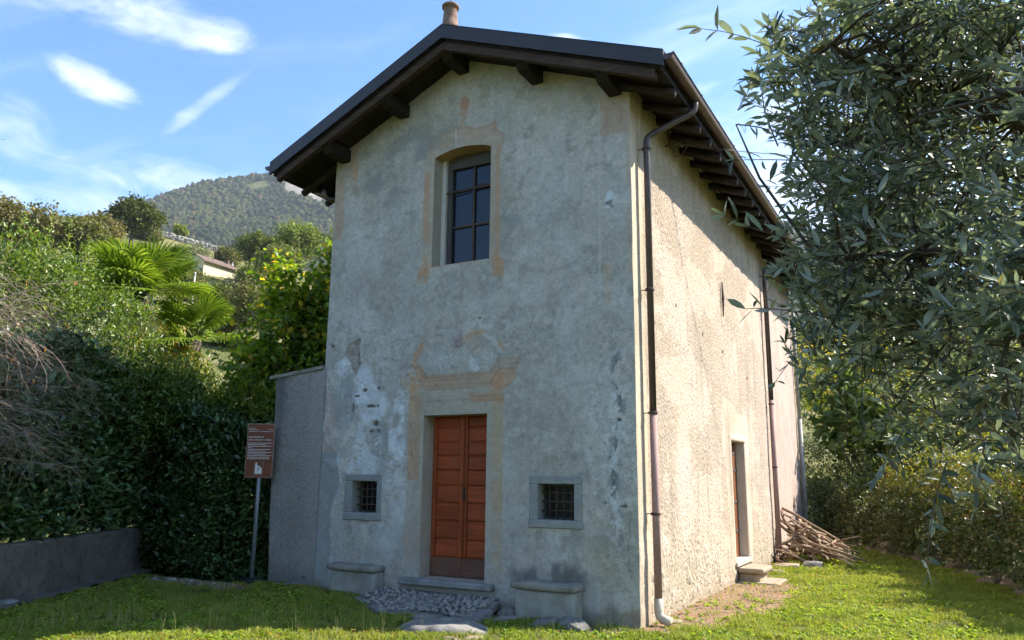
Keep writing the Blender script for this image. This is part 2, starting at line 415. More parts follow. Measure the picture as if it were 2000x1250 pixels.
# bare masonry where the render fell off
peel = poly_mask(fx, fz, [(0.36, 3.46), (0.44, 3.60), (0.56, 3.63), (0.68, 3.70), (0.66, 3.52), (0.69, 3.30), (0.62, 3.14), (0.52, 3.22), (0.47, 3.36)])
w1, w2, wid = worley(X*7, Z*9, 3)
stone = sstep(0.02, 0.16, w2-w1)
C = np.where(peel[..., None], lerp(lerp((0.30, 0.27, 0.22), (0.38, 0.34, 0.27), n_fin), lerp((0.22, 0.17, 0.13), (0.36, 0.33, 0.28), wid), stone), C)
H = np.where(peel, -0.022+0.012*stone, H)
for hx, hz, ra, rb in [(0.80, 2.90, .035, .03), (1.05, 2.92, .03, .022), (0.92, 2.665, .085, .026), (1.05, 2.66, .025, .02), (1.02, 2.41, .055, .045), (0.955, 2.30, .035, .022), (1.075, 2.30, .03, .02),
                      (0.59, 2.64, .016, .07), (0.66, 2.82, .05, .02), (2.75, 3.80, .014, .014), (4.75, 2.37, .03, .02), (4.79, 1.35, .05, .018), (0.12, 3.60, .015, .03), (0.16, 3.56, .016, .016), (2.53, 7.40, .012, .012)]:
    m = np.hypot((fx-hx)/ra, (fz-hz)/rb) < 1
    C = np.where(m[..., None], np.array((0.16, 0.14, 0.12))*(0.8+0.5*n_fin)[..., None], C); H = np.where(m, -0.02, H)
# painted surround of the upper window, worn
er = sstep(0.30, 0.52, fbm(X*4.0, Z*4.0, 5, 51, 0.6))
def paint(mask, col, a):
    global C
    C = lerp(C, np.array(col)*(0.92+0.16*n_fin)[..., None], np.clip(mask, 0, 1)*a)
ORA, PINK, OCH = (0.50, 0.275, 0.145), (0.47, 0.295, 0.20), (0.48, 0.335, 0.185)
w_out = poly_mask(fx, fz, [(1.75, 5.05), (1.72, 6.43), (1.80, 6.45), (1.82, 6.64), (2.27, 6.70), (2.33, 6.72), (2.52, 6.68), (2.72, 6.62), (2.95, 6.67), (2.97, 6.55), (3.10, 6.44), (3.09, 6.29), (3.03, 6.10), (3.05, 4.62), (3.13, 4.60), (3.12, 4.36), (2.92, 4.38), (2.92, 4.62), (1.89, 4.62), (1.86, 4.40), (1.68, 4.40), (1.69, 4.62), (1.75, 4.66)])
paint(w_out, (0.43, 0.335, 0.235), 0.62)
paint(w_out & (np.abs(fx-1.79) < 0.055), ORA, 0.60*er); paint(w_out & (np.abs(fx-3.02) < 0.05), ORA, 0.62*er)
paint(w_out & (fz > 6.45), PINK, 0.45*er); paint(w_out & (fz < 4.66), ORA, 0.6*er)
for pts, wd in [([(1.82, 6.46), (1.83, 6.63), (2.27, 6.69)], .014), ([(2.33, 6.70), (2.50, 6.66), (2.72, 6.60), (2.95, 6.66), (2.96, 6.54), (3.10, 6.43), (3.08, 6.28)], .016), ([(2.36, 6.70), (2.44, 6.86), (2.46, 6.93)], .022)]:
    paint(1-sstep(wd*.6, wd*1.4, seg_dist(fx, fz, pts)), (0.44, 0.27, 0.18), 0.55)
paint(1-sstep(.008, .016, seg_dist(fx, fz, [(2.28, 6.68), (2.29, 6.42)])), (0.56, 0.55, 0.52), 0.8)
paint(blob(fx, fz, 2.42, 7.065, 0.085, 0.115, 0.08), (0.47, 0.255, 0.145), 0.80)
paint(blob(fx, fz, 2.40, 6.92, 0.12, 0.03, 0.3), PINK, 0.7); paint(poly_mask(fx, fz, [(2.34, 6.92), (2.46, 6.90), (2.41, 6.80), (2.38, 6.70), (2.30, 6.72), (2.37, 6.82)]), PINK, 0.6*er)
paint(np.abs(blob(fx, fz, 3.24, 5.12, .13, .12, .2)), (0.28, 0.28, 0.25), 0.6)
# door surround and painted pediment
d_l = (fx > 1.60+0.02*np.sin(Z*5)) & (fx < DOOR[0]) & (fz < 3.06) & (fz > 0.3); d_r = (fx > DOOR[1]) & (fx < 3.14) & (fz < 3.06) & (fz > 0.3); d_t = (fx > 1.62) & (fx < 3.14) & (fz > DOOR[3]) & (fz < 3.06)
lowfade = sstep(0.3, 1.6, Z)
paint(d_l | d_r | d_t, (0.43, 0.34, 0.235), 0.58*np.clip(0.35+lowfade, 0, 1))
paint((np.abs(fx-1.71) < 0.10) & (fz > 1.62) & (fz < 2.95), ORA, 0.60*er); paint((np.abs(fx-3.06) < 0.075) & (fz < 2.9) & (fz > 0.5), OCH, 0.6*er)
paint(d_t & (fz > 2.86), ORA, 0.50*er); paint((fz > 2.66) & (fz < 2.76) & (fx > 2.62) & (fx < 3.14), ORA, 0.65*er)
paint(poly_mask(fx, fz, [(1.68, 3.20), (1.78, 3.22), (1.89, 3.06), (1.88, 2.90), (1.72, 3.06)]), ORA, 0.65)
paint(poly_mask(fx, fz, [(2.90, 3.06), (3.06, 3.24), (3.39, 3.24), (3.34, 3.08), (3.08, 3.08), (2.93, 2.92)]), (0.42, 0.31, 0.215), 0.6)
paint(poly_mask(fx, fz, [(3.06, 3.09), (3.30, 3.09), (3.33, 2.97), (3.22, 2.86), (3.10, 2.80), (2.92, 2.75), (2.93, 2.92)]), ORA, 0.6*er)
paint(poly_mask(fx, fz, [(1.46, 3.08), (1.66, 3.12), (1.70, 3.02), (1.60, 2.86), (1.50, 2.88), (1.44, 2.96)]), OCH, 0.6*er)
paint(1-sstep(.03, .055, seg_dist(fx, fz, [(1.66, 3.22), (1.71, 3.38), (1.80, 3.50)])), ORA, 0.75)
paint(1-sstep(.035, .06, seg_dist(fx, fz, [(2.52, 3.54), (2.68, 3.60), (2.80, 3.60)])), (0.49, 0.33, 0.20), 0.8); paint(1-sstep(.02, .05, seg_dist(fx, fz, [(1.95, 3.56), (2.20, 3.56), (2.22, 3.47)])), (0.50, 0.44, 0.36), 0.7)
paint(blob(fx, fz, 2.63, 3.42, .16, .12, .4), (0.46, 0.36, 0.25), 0.6*er); paint(1-sstep(.02, .04, seg_dist(fx, fz, [(2.82, 3.57), (3.00, 3.47), (3.10, 3.32)])), (0.50, 0.49, 0.45), 0.75)
paint(1-sstep(.02, .035, seg_dist(fx, fz, [(3.06, 3.44), (3.13, 3.34)])), ORA, 0.6)
paint(blob(wx, wz, 2.41, 3.48, .085, .075, .3)*(n_fin > 0.42), (0.27, 0.185, 0.185), 0.85); paint(blob(wx, wz, 2.44, 3.60, .03, .10, .3)*(n_fin > 0.48), (0.30, 0.21, 0.21), 0.6)
paint(blob(wx, wz, 2.25, 3.30, .35, .16, .4)*er, (0.46, 0.46, 0.42), 0.6); paint(blob(wx, wz, 2.68, 3.17, .08, .09, .2), (0.55, 0.55, 0.53), 0.7)
lines = [[(1.42, 3.22), (1.77, 3.22), (1.88, 3.05), (2.91, 3.06), (3.06, 3.23), (3.39, 3.23)], [(1.43, 3.19), (1.75, 3.19), (1.87, 3.02), (2.92, 3.03), (3.07, 3.20), (3.38, 3.20)],
         [(1.51, 3.08), (1.70, 3.11), (1.85, 2.91), (2.91, 2.91), (3.07, 3.09), (3.34, 3.09)], [(1.9, 2.98), (2.9, 2.985)], [(1.88, 2.86), (2.7, 2.86)], [(3.08, 3.15), (3.36, 3.155)], [(1.46, 3.07), (1.44, 2.95), (1.52, 2.88), (1.57, 2.92)],
         [(3.26, 3.08), (3.34, 3.02), (3.32, 2.94), (3.20, 2.86)], [(2.62, 2.74), (3.14, 2.74)], [(2.62, 2.68), (3.14, 2.68)], [(3.14, 2.72), (3.20, 2.60)], [(1.90, 2.70), (2.6, 2.70)]]
for pts in lines: paint(1-sstep(.006, .013, seg_dist(fx, fz, pts)), (0.25, 0.17, 0.12), 0.42*np.clip(er+0.35, 0, 1))
# corner pilaster remains
paint((fx > 4.53) & (fz > 6.08) & (fz < 6.60+0.1*n_big), (0.48, 0.335, 0.245), 0.70*np.clip(er+.3, 0, 1)); paint((fx < 0.45) & (fx > 0.30) & (fz > 6.02), ORA, 0.6*er); paint((fx > 0.02) & (fx < 0.20) & (fz > 5.3) & (fz < 6.35), ORA, 0.45*er)
paint(1-sstep(.005, .012, seg_dist(fx, fz, [(4.64, 6.20), (4.66, 6.42), (4.86, 6.45), (4.85, 6.2)])), (0.36, 0.22, 0.15), 0.55)
paint(1-sstep(.008, .022, seg_dist(fx, fz, [(4.55, 6.60), (4.53, 5.2), (4.52, 3.85)])), (0.52, 0.50, 0.45), 0.6)
paint((np.abs(fx-4.62) < .05) & (fz > 3.78) & (fz < 4.42), ORA, 0.45*er); paint((np.abs(fx-4.93) < .03) & (fz > 4.2) & (fz < 6.1), ORA, 0.25*er)
paint(blob(fx, fz, 4.675, 5.255, .055, .055, .1), (0.62, 0.63, 0.63), 0.9); paint((np.abs(fx-4.675) < .055) & (np.abs(fz-5.15) < .075) & (n_fin > 0.5), (0.60, 0.61, 0.60), 0.9); paint((np.abs(fx-4.675) < .055) & (np.abs(fz-5.15) < .075) & (n_fin < 0.43), (0.17, 0.18, 0.18), 0.8)
# wet and lichened strip near the right corner
lich = np.clip(1-np.abs(X-4.72-0.05*np.sin(Z*3))/0.13, 0, 1)*sstep(3.5, 3.0, Z)*sstep(0.7, 1.1, Z)
paint(lich*sstep(0.40, 0.58, n_cl), (0.55, 0.56, 0.53), 0.75); paint(lich*sstep(0.52, 0.60, fbm(X*12, Z*7, 5, 61, .65)), (0.12, 0.125, 0.115), 0.85)
H = H+0.010*lich*(n_cl-0.5)
# rising damp, soot over the right bench, dirty foot
paint(sstep(1.0, 0.1, Z+0.5*(n_mid-.5))*sstep(0.45, 0.6, n_cl), (0.42, 0.42, 0.36), 0.5)
paint(blob(wx, wz, 3.80, 0.50, .52, .15, .5)*(0.2+1.2*sstep(.3, .7, n_cl)), (0.11, 0.10, 0.085), 0.72); paint(sstep(0.22, 0.02, Z), (0.22, 0.215, 0.18), 0.5)
paint(blob(wx, wz, 4.45, 0.75, .2, .2, .5), (0.44, 0.37, 0.26), 0.4); paint(blob(wx, wz, 1.7, .75, .16, .22, .5)*er, (0.47, 0.33, 0.25), 0.5)
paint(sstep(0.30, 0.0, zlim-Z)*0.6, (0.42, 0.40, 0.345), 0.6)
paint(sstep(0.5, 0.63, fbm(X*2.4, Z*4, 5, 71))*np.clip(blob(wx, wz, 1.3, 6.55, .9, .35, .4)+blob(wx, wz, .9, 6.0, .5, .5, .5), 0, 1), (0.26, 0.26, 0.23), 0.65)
# hairline cracks and trowel scratches
crk = [[(3.05, 5.33), (3.2, 5.42), (3.45, 5.46)], [(3.9, 4.35), (4.3, 4.42), (4.52, 4.50)], [(1.20, 1.42), (1.32, 1.25), (1.27, 1.0), (1.15, 0.8)], [(3.35, 0.42), (3.3, 0.30), (3.0, 0.28)], [(0.4, 3.5), (0.33, 3.42), (0.3, 3.35)], [(2.54, 3.44), (2.70, 3.25), (2.76, 3.14)],
       [(1.45, 6.9), (1.40, 6.75), (1.5, 6.62)], [(2.45, 4.55), (2.46, 4.3), (2.44, 4.1), (2.47, 3.75)], [(2.88, 4.42), (2.84, 4.30), (2.90, 4.24)], [(4.86, .5), (4.84, .9), (4.87, 1.3)], [(3.5, 3.9), (3.56, 3.75), (3.53, 3.6)]]
for pts in crk:
    m = 1-sstep(.003, .010, seg_dist(fx+0.01*(n_fin-.5), fz, pts)); C = lerp(C, (0.17, 0.16, 0.135), 0.55*m*sstep(.3, .55, fbm(X*6, Z*6, 3, 91))); H = H-0.003*m
# chipped foot where the plaster meets the soil
chipm = sstep(.26, .10, Z+.28*(fbm(X*3.5, X*0+3, 4, 87)-.35)+.10*(n_cl-.5)); C = lerp(C, np.array((.24, .205, .155))*(.7+.6*n_fin)[..., None], .85*chipm); H = H-.012*chipm
# ragged foot of the render
foot = 0.16+0.10*sstep(3.2, 3.0, X)*sstep(2.9, 3.1, X)
flake = np.clip(blob(X, Z, .8, 2.5, .9, 1.4, .4)+blob(X, Z, 4.7, 2.0, .35, 1.6, .4)+.5*blob(X, Z, 2.4, 3.4, 1.2, .5, .4)+.35, 0, 1); fl_n = fbm(X*6.5, Z*6.5, 6, 95, .65)
H = H+.0045*flake*(sstep(.50, .512, fl_n)-.5)+.003*flake*sstep(.57, .58, fl_n); C = lerp(C, C*1.16, .8*flake*sstep(.50, .515, fl_n)); C = lerp(C, C*.62, .7*flake*(np.abs(fl_n-.507) < .010))
for dx_, dz_, dl_ in [(2.44, 4.62, .9), (2.10, 4.62, .35), (2.75, 4.62, .5), (.62, 1.05, .4), (1.08, 1.05, .35), (3.66, 1.06, .45), (4.15, 1.06, .4)]:
    m = (1-sstep(.015, .05, np.abs(X-dx_+.02*(fbm(X*0+dx_, Z*4, 3, 97)-.5)*2)))*sstep(dz_-dl_, dz_, Z)*(Z < dz_); C = lerp(C, (.27, .25, .195), .45*m*(.3+n_str))
# keep the relief flat at the openings and the two corners
def rect_d(r): return np.maximum.reduce([r[0]-X, X-r[1], r[2]-Z, Z-r[3]])
dmin = np.minimum.reduce([np.abs(rect_d(r)) for r in (DOOR, (UPW[0], UPW[1], UPW[2], UPW[3]+ARCH), SWL, SWR)]+[X, W-X])
H = H*sstep(0.0, 0.03, dmin)
cornerchip = 0.016*(fbm(Z*3.0, Z*0+2.0, 4, 81)-0.5)+0.012*sstep(1.1, .2, Z)*(fbm(Z*9, Z*0+5, 3, 83)-.5)
Xd = X+cornerchip*sstep(W-0.06, W, X)
leftchip = 0.02*(fbm(Z*2.0, Z*0+7.0, 4, 85)-0.5); Xd = Xd+leftchip*sstep(0.06, 0, X)
V = np.stack([Xd, -H, Zc], -1).reshape(-1, 3)
nz_, nx_ = X.shape
I = np.arange(nz_*nx_).reshape(nz_, nx_)
Q = np.stack([I[:-1, :-1], I[:-1, 1:], I[1:, 1:], I[1:, :-1]], -1)
xc = 0.5*(xs[:-1]+xs[1:])[None, :]+0*Q[..., 0]; zc = 0.5*(zs[:-1]+zs[1:])[:, None]+0*Q[..., 0]
hole = np.zeros(xc.shape, bool)
for r in (DOOR, UPW, SWL, SWR): hole |= (xc > r[0]) & (xc < r[1]) & (zc > r[2]) & (zc < r[3])
dead = above[:-1, :-1] & above[:-1, 1:] & above[1:, 1:] & above[1:, :-1]
Q = Q[~hole & ~dead]

t = NT('aged_plaster')
cc = t.attr('Col').outputs[0]; v = t.pos()
f1 = t.noise(v, 34, 6, 0.7); f2 = t.noise(v, 130, 3, 0.6)
c = t.mix(0.30, cc, t.ramp(f1, [(0.3, (0.55, 0.55, 0.54)), (0.7, (1.25, 1.24, 1.22))]), 'MULTIPLY')
t.bsdf(c, 0.93, t.bump(f2, 0.35, 0.003, t.bump(f1, 0.35, 0.006)), Specular_IOR_Level=0.15)
M_plaster = t.m
C = C*np.array([.975, 1.0, 1.05])
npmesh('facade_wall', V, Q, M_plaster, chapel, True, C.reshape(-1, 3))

# ---- sunlit side wall: roughcast on rubble, smooth strip on the corner, patch round the little door
SD = (4.66, 5.66, 0.33, 2.32)          # side door: y0, y1, z0, z1
YSEP = 8.30
ys = np.concatenate([grid_lines(0, 3.6, 0.0125, []), grid_lines(3.6, YSEP, 0.026, [SD[0], SD[1]])[1:]])
zs2 = grid_lines(-0.2, 6.76, 0.0140, [SD[2], SD[3]])
Y, Z2 = np.meshgrid(ys, zs2)
b1 = fbm(Y*0.7, Z2*0.7, 5, 102, .55); b2 = fbm(Y*3, Z2*3, 5, 104, .6); b3 = fbm(Y*22, Z2*22, 4, 106, .7); st = fbm(Y*5, Z2*.5, 4, 108, .6); bc = fbm(Y*4.5, Z2*4.5, 6, 111, .65)
wy = Y+.05*(fbm(Y*4, Z2*4, 4, 121)-.5)*2; wz2 = Z2+.05*(fbm(Y*4, Z2*4, 4, 131)-.5)*2
S = lerp((0.475, 0.395, 0.325), (0.545, 0.455, 0.385), sstep(.35, .65, b1))
S = lerp(S, (0.52, 0.45, 0.34), .5*sstep(.5, .65, b2)); S = lerp(S, (0.56, 0.46, 0.41), .75*sstep(5.6, 7.5, Y+1.2*(b2-.5)))
S = lerp(S, (0.46, 0.43, 0.385), .40*sstep(.52, .68, bc)); S = lerp(S, (0.58, 0.51, 0.45), .45*sstep(.56, .70, fbm(Y*2, Z2*2, 5, 141)))
S = lerp(S, (0.60, 0.585, 0.56), .6*blob(wy, wz2, 1.9, 1.9, .28, .6, .5)); S = lerp(S, (0.45, 0.37, 0.26), .4*blob(wy, wz2, 1.75, 2.8, .35, .7, .6))
w1, w2, wid = worley(Y*36, Z2*36, 5); peb = np.sqrt(np.clip(1-(w1/0.62)**2, 0, 1))
HS = 0.010*peb*(0.3+wid)+0.006*(b3-.5)+0.02*(fbm(Y*1.3, Z2*1.3, 3, 109)-.5)
S = S*((0.80+0.22*b3+0.16*(wid-.5))*(.60+.40*peb)*1.10)[..., None]  # hollows between the pebbles darkened: pit shade put into the colour
# rubble showing low down
rub = sstep(1.45, .25, Z2+1.3*(b2-.5)+.10*np.maximum(Y-2.5, 0))
wr_ = .10*(fbm(Y*9, Z2*9, 4, 151)-.5)*2; s1, s2, sid = worley((wy+wr_)*6.2, (wz2+wr_)*6.0, 7); stn = sstep(0.0, 0.30, s2-s1)*sstep(.30, .55, fbm(Y*7, Z2*5, 4, 153))
RB = lerp((0.44, 0.385, 0.30), lerp((0.40, 0.34, 0.26), (0.62, 0.57, 0.50), sid), stn)*(0.8+.4*b3)[..., None]
S = lerp(S, RB, .8*rub); HS = lerp(HS[..., None], (0.022*stn*(.3+.7*sid)-.008+.030*(bc-.5)+.016*(b3-.5)+.006*peb*(.4+wid))[..., None], .85*rub)[..., 0]
# smooth strips
cs = sstep(.40, .36, Y+.03*(b2-.5)); S = lerp(S, np.array((0.58, 0.49, 0.38))*(.9+.2*b3)[..., None], cs); HS = HS*(1-.88*cs)+cs*(.004+.004*(bc-.5))
cs2 = cs*sstep(1.7, 1.2, Z2+.4*(b2-.5)); S = lerp(S, (0.55, 0.50, 0.43), .7*cs2*sstep(.4, .6, bc)); HS = HS+cs2*.022*(bc-.5)
pat = poly_mask(wy, wz2, [(4.22, 3.02), (4.9, 3.02), (5.2, 2.86), (6.02, 2.80), (6.05, 2.3), (6.0, .3), (4.45, .3), (4.3, 1.4), (4.10, 2.3)])
S = np.where(pat[..., None], np.array((0.58, 0.50, 0.41))*(.9+.2*bc)[..., None], S); HS = np.where(pat, .006+.004*(bc-.5), HS)
frm = (Y > SD[0]-.14) & (Y < SD[1]+.22) & (Z2 > SD[2]) & (Z2 < SD[3]+.10); S = np.where(frm[..., None], np.array((0.62, 0.55, 0.45))*(.93+.14*b3)[..., None], S); HS = np.where(frm, .018, HS)
S = lerp(S, (0.40, 0.34, 0.275), .55*sstep(.50, .66, fbm(Y*1.1, Z2*.8, 5, 161, .6))); S = lerp(S, (0.57, 0.50, 0.43), .6*sstep(.54, .62, fbm(Y*.9+4, Z2*1.2, 5, 163, .6)))
S = lerp(S, (0.33, 0.29, 0.235), .5*sstep(.56, .68, st)*sstep(6.6, 3.5, Z2)); S = lerp(S, (0.36, 0.33, 0.27), .5*sstep(.9, .15, Z2+.8*(b2-.5)))
# streaks under the eaves, darker band along the wall top
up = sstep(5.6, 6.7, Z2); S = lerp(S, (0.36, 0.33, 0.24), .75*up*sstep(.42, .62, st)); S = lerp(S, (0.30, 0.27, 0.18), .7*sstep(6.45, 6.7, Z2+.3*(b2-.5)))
for hy, hz in [(1.75, 4.1), (3.1, 3.9), (4.35, 3.8), (6.2, 3.55)]: m = np.hypot(Y-hy, Z2-hz) < .035; S = np.where(m[..., None], (0.13, .10, .08), S); HS = np.where(m, -.03, HS)
S = lerp(S, (0.34, 0.28, 0.21), .6*sstep(.22, .0, Z2-gz(np.full_like(Y, 5.1), Y)+.1*(b2-.5)))
dr = np.abs(np.maximum.reduce([SD[0]-Y, Y-SD[1], SD[2]-Z2, Z2-SD[3]])); HS = HS*sstep(0, .02, dr)
HS = HS*sstep(0, .03, Y)
chip2 = 0.016*(fbm(Z2*3.0, Z2*0+2.0, 4, 81)-0.5)+0.012*sstep(1.1, .2, Z2)*(fbm(Z2*9, Z2*0+5, 3, 83)-.5)
S = S*np.array([1.0, .95, .88])
V = np.stack([W+HS+chip2*sstep(.06, 0, Y), Y, Z2], -1).reshape(-1, 3)
a, b = Y.shape; I = np.arange(a*b).reshape(a, b); Q = np.stack([I[:-1, :-1], I[:-1, 1:], I[1:, 1:], I[1:, :-1]], -1)
yc = 0.5*(ys[:-1]+ys[1:])[None, :]+0*Q[..., 0]; zc = 0.5*(zs2[:-1]+zs2[1:])[:, None]+0*Q[..., 0]
Q = Q[~((yc > SD[0]) & (yc < SD[1]) & (zc > SD[2]) & (zc < SD[3]))]
t = NT('roughcast'); cc = t.attr('Col').outputs[0]; v = t.pos()
f1 = t.noise(v, 30, 6, 0.78); f2 = t.noise(v, 150, 3, 0.6)
c = t.mix(0.55, cc, t.ramp(f1, [(0.34, (0.32, 0.30, 0.28)), (0.50, (.98, .97, .96)), (0.7, (1.2, 1.18, 1.15))]), 'MULTIPLY')
t.bsdf(c, 0.95, t.bump(f2, 0.5, 0.005, t.bump(f1, 0.7, 0.011)), Specular_IOR_Level=0.12); M_rough = t.m
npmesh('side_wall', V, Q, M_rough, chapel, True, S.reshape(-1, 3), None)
# rear part of the side, set back a little and pinker
ys3 = grid_lines(YSEP, 12.45, 0.04, []); zs3 = grid_lines(-.2, 6.78, 0.04, []); Y, Z2 = np.meshgrid(ys3, zs3)
b3 = fbm(Y*12, Z2*12, 4, 206, .7); bc = fbm(Y*3, Z2*2, 5, 211, .65)
S = lerp((0.56, 0.45, 0.40), (0.60, 0.51, 0.45), sstep(.35, .65, bc))*(0.88+.24*b3)[..., None]
S = lerp(S, (0.50, 0.44, 0.36), .7*sstep(.55, .66, fbm(Y*6, Z2*.6, 4, 221))); S = lerp(S, (0.30, 0.28, 0.25), .8*(1-sstep(.01, .03, np.abs(Y-9.6-.03*np.sin(Z2*2))))*sstep(1.5, 2.2, Z2)*sstep(5, 4, Z2)*(bc > .45))
for sy in (9.35, 10.1, 10.8, 11.4): S = lerp(S, (0.27, 0.25, 0.22), .7*(1-sstep(.02, .07, np.abs(Y-sy)))*sstep(1.5, .6, Z2+.6*(bc-.5)))
HS = .01*(b3-.5)+.02*(bc-.5); S = S*np.array([.86, .80, .78])
V = np.stack([W-.10+HS, Y, Z2], -1).reshape(-1, 3); a, b = Y.shape; I = np.arange(a*b).reshape(a, b)
Q = np.stack([I[:-1, :-1], I[:-1, 1:], I[1:, 1:], I[1:, :-1]], -1).reshape(-1, 4)
o = npmesh('rear_side_wall', V, Q, M_rough, chapel, True, S.reshape(-1, 3)); o['label'] = 'pinkish rear part of the side wall'
# step in the wall, back and left walls
m = MB()
MB().add([(W-.4, YSEP, -.2), (W-.02, YSEP, -.2), (W-.02, YSEP, 6.76), (W-.4, YSEP, 6.76)], [(0, 3, 2, 1)]).build('wall_return', M_rough, chapel)
m.add([(W-.1, 12.45, -.2), (0, 12.45, -.2), (0, 12.45, 6.68), (RX, 12.45, 7.76), (W-.1, 12.45, 6.72)], [(0, 1, 2, 3, 4)])
M_plain = simple('plain_render', (0.34, 0.33, 0.29), (0.42, 0.40, 0.35), 3, 0.95, 0.5, 60, 0.006)
m.build('back_wall', M_plain, chapel)
m = MB().add([(0.0, 0, -.2), (0.0, 12.45, -.2), (0.0, 12.45, 6.68), (0.0, 0, 6.68)], [(0, 3, 2, 1)])
m.build('left_wall', M_plain, chapel)

# ---- reveals of the openings
M_reveal = simple('reveal_plaster', (0.36, 0.31, 0.24), (0.44, 0.39, 0.31), 5, 0.93, 0.4, 50, 0.005)
M_revw = simple('reveal_ochre', (0.36, 0.235, 0.12), (0.43, 0.29, 0.16), 5, 0.9, 0.4, 50, 0.005)
def reveal(name, r, depth, m_side, parent, zt=None):
    x0, x1, z0, z1 = r; m = MB()
    m.add([(x0, 0, z0), (x0, depth, z0), (x0, depth, z1), (x0, 0, z1)], [(0, 1, 2, 3)])
    m.add([(x1, 0, z0), (x1, depth, z0), (x1, depth, z1), (x1, 0, z1)], [(3, 2, 1, 0)])
    m.add([(x0, 0, z0), (x1, 0, z0), (x1, depth, z0), (x0, depth, z0)], [(0, 1, 2, 3)])
    if zt is None: m.add([(x0, 0, z1), (x1, 0, z1), (x1, depth, z1), (x0, depth, z1)], [(3, 2, 1, 0)])
    return m.build(name, m_side, parent)
reveal('door_reveal', DOOR, 0.34, M_reveal, chapel)
reveal('window_reveal', UPW, 0.50, M_reveal, chapel, 1)
xa = np.linspace(UPW[0], UPW[1], 25); za = arch_z(xa); m = MB()
for i in range(24):
    m.add([(xa[i], 0, za[i]), (xa[i+1], 0, za[i+1]), (xa[i+1], .50, za[i+1]), (xa[i], .50, za[i])], [(3, 2, 1, 0)])
m.build('window_arch', M_revw, chapel, True)['label'] = 'ochre painted underside of the window arch'

# ---- upper window
M_frame = wood('grey_window_wood', (0.05, 0.047, 0.042), (0.10, 0.095, 0.085), 'Z', 0.8)
M_bar = simple('rusty_iron', (0.045, 0.030, 0.023), (0.105, 0.068, 0.050), 20, 0.75, 0.4, 90, 0.002, 0.4)
t = NT('window_glass'); nv = t.noise(t.pos(), 2.2, 2, 0.5)
t.bsdf((0.008, 0.011, 0.020), 0.08, t.bump(nv, 0.12, 0.02), Specular_IOR_Level=0.45); M_glass = t.m
win = empty('upper_window', (2.4, 0.3, 4.64), chapel)
def P(o, par): o.parent = par; o.matrix_parent_inverse = par.matrix_basis.inverted(); return o
def put(mb, name, mat, par, smooth=False, label=None):
    """build in chapel space, hang under a part that is an Empty with its own place"""
    o = mb.build(name, mat, None, smooth, label); o.parent = par
    loc = Vector(par.location); o.location = -loc; return o
x0, x1 = UPW[0], UPW[1]
put(MB().box(x0+.005, x0+.075, .20, .27, 4.64, 6.34, .004), 'lining', simple('lining_white', (0.52, 0.49, 0.43), (0.60, 0.57, 0.51), 6, .9), win)
fr = MB()
fr.box(x0+.075, x0+.155, .25, .33, 4.64, 6.30, .006); fr.box(x1-.09, x1-.004, .25, .33, 4.64, 6.30, .006)
fr.box(x0+.156, x1-.091, .25, .33, 6.18, 6.36, .006); fr.box(x0+.156, x1-.091, .25, .33, 4.64, 4.70, .006)
put(fr, 'frame', M_frame, win)
put(MB().box(x0+.156, x1-.091, .272, .29, 5.82, 5.855, .004), 'glazing_bar', M_bar, win); put(MB().box(x0+.156, x1-.091, .272, .29, 5.255, 5.29, .004), 'glazing_bar', M_bar, win)
put(MB().box(2.425, 2.46, .268, .294, 4.70, 6.18, .004), 'glazing_bar', M_bar, win)
for a0, a1 in ((x0+.158, 2.440), (2.444, x1-.093)):
    for c0, c1 in ((4.70, 5.27), (5.275, 5.835), (5.84, 6.18)):
        put(MB().box(a0, a1, .300, .306, c0, c1), 'pane', M_glass, win)
put(MB().tube([(x0+.05, .22, 5.80), (x1-.02, .22, 5.86)], .008, 6), 'stay_rod', M_bar, win)

# ---- two small barred windows with granite surrounds
t = NT('granite'); v = t.pos()
sp = t.ramp(t.noise(v, 150, 2, 0.5), [(0.38, (0.08, 0.085, 0.08)), (0.55, (0.33, 0.33, 0.31)), (0.75, (0.60, 0.59, 0.56))])
sp = t.mix(0.4, sp, t.ramp(t.noise(v, 7, 5, .6), [(0.3, (.20, .20, .185)), (0.7, (.40, .395, .37))]))
t.bsdf(sp, 0.85, t.bump(t.noise(v, 120, 4, .6), .5, .003), Specular_IOR_Level=.3); M_granite = t.m
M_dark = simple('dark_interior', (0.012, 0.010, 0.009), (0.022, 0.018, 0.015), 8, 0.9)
t = NT('dull_dark_glass'); t.bsdf(t.ramp(t.noise(t.pos(), 12, 4), [(.3, (.008, .007, .007)), (.7, (.02, .018, .018))]), .35, None, Specular_IOR_Level=.25); M_darkpane = t.m  # near-black pane: the unlit room is in its colour, reflection dulled
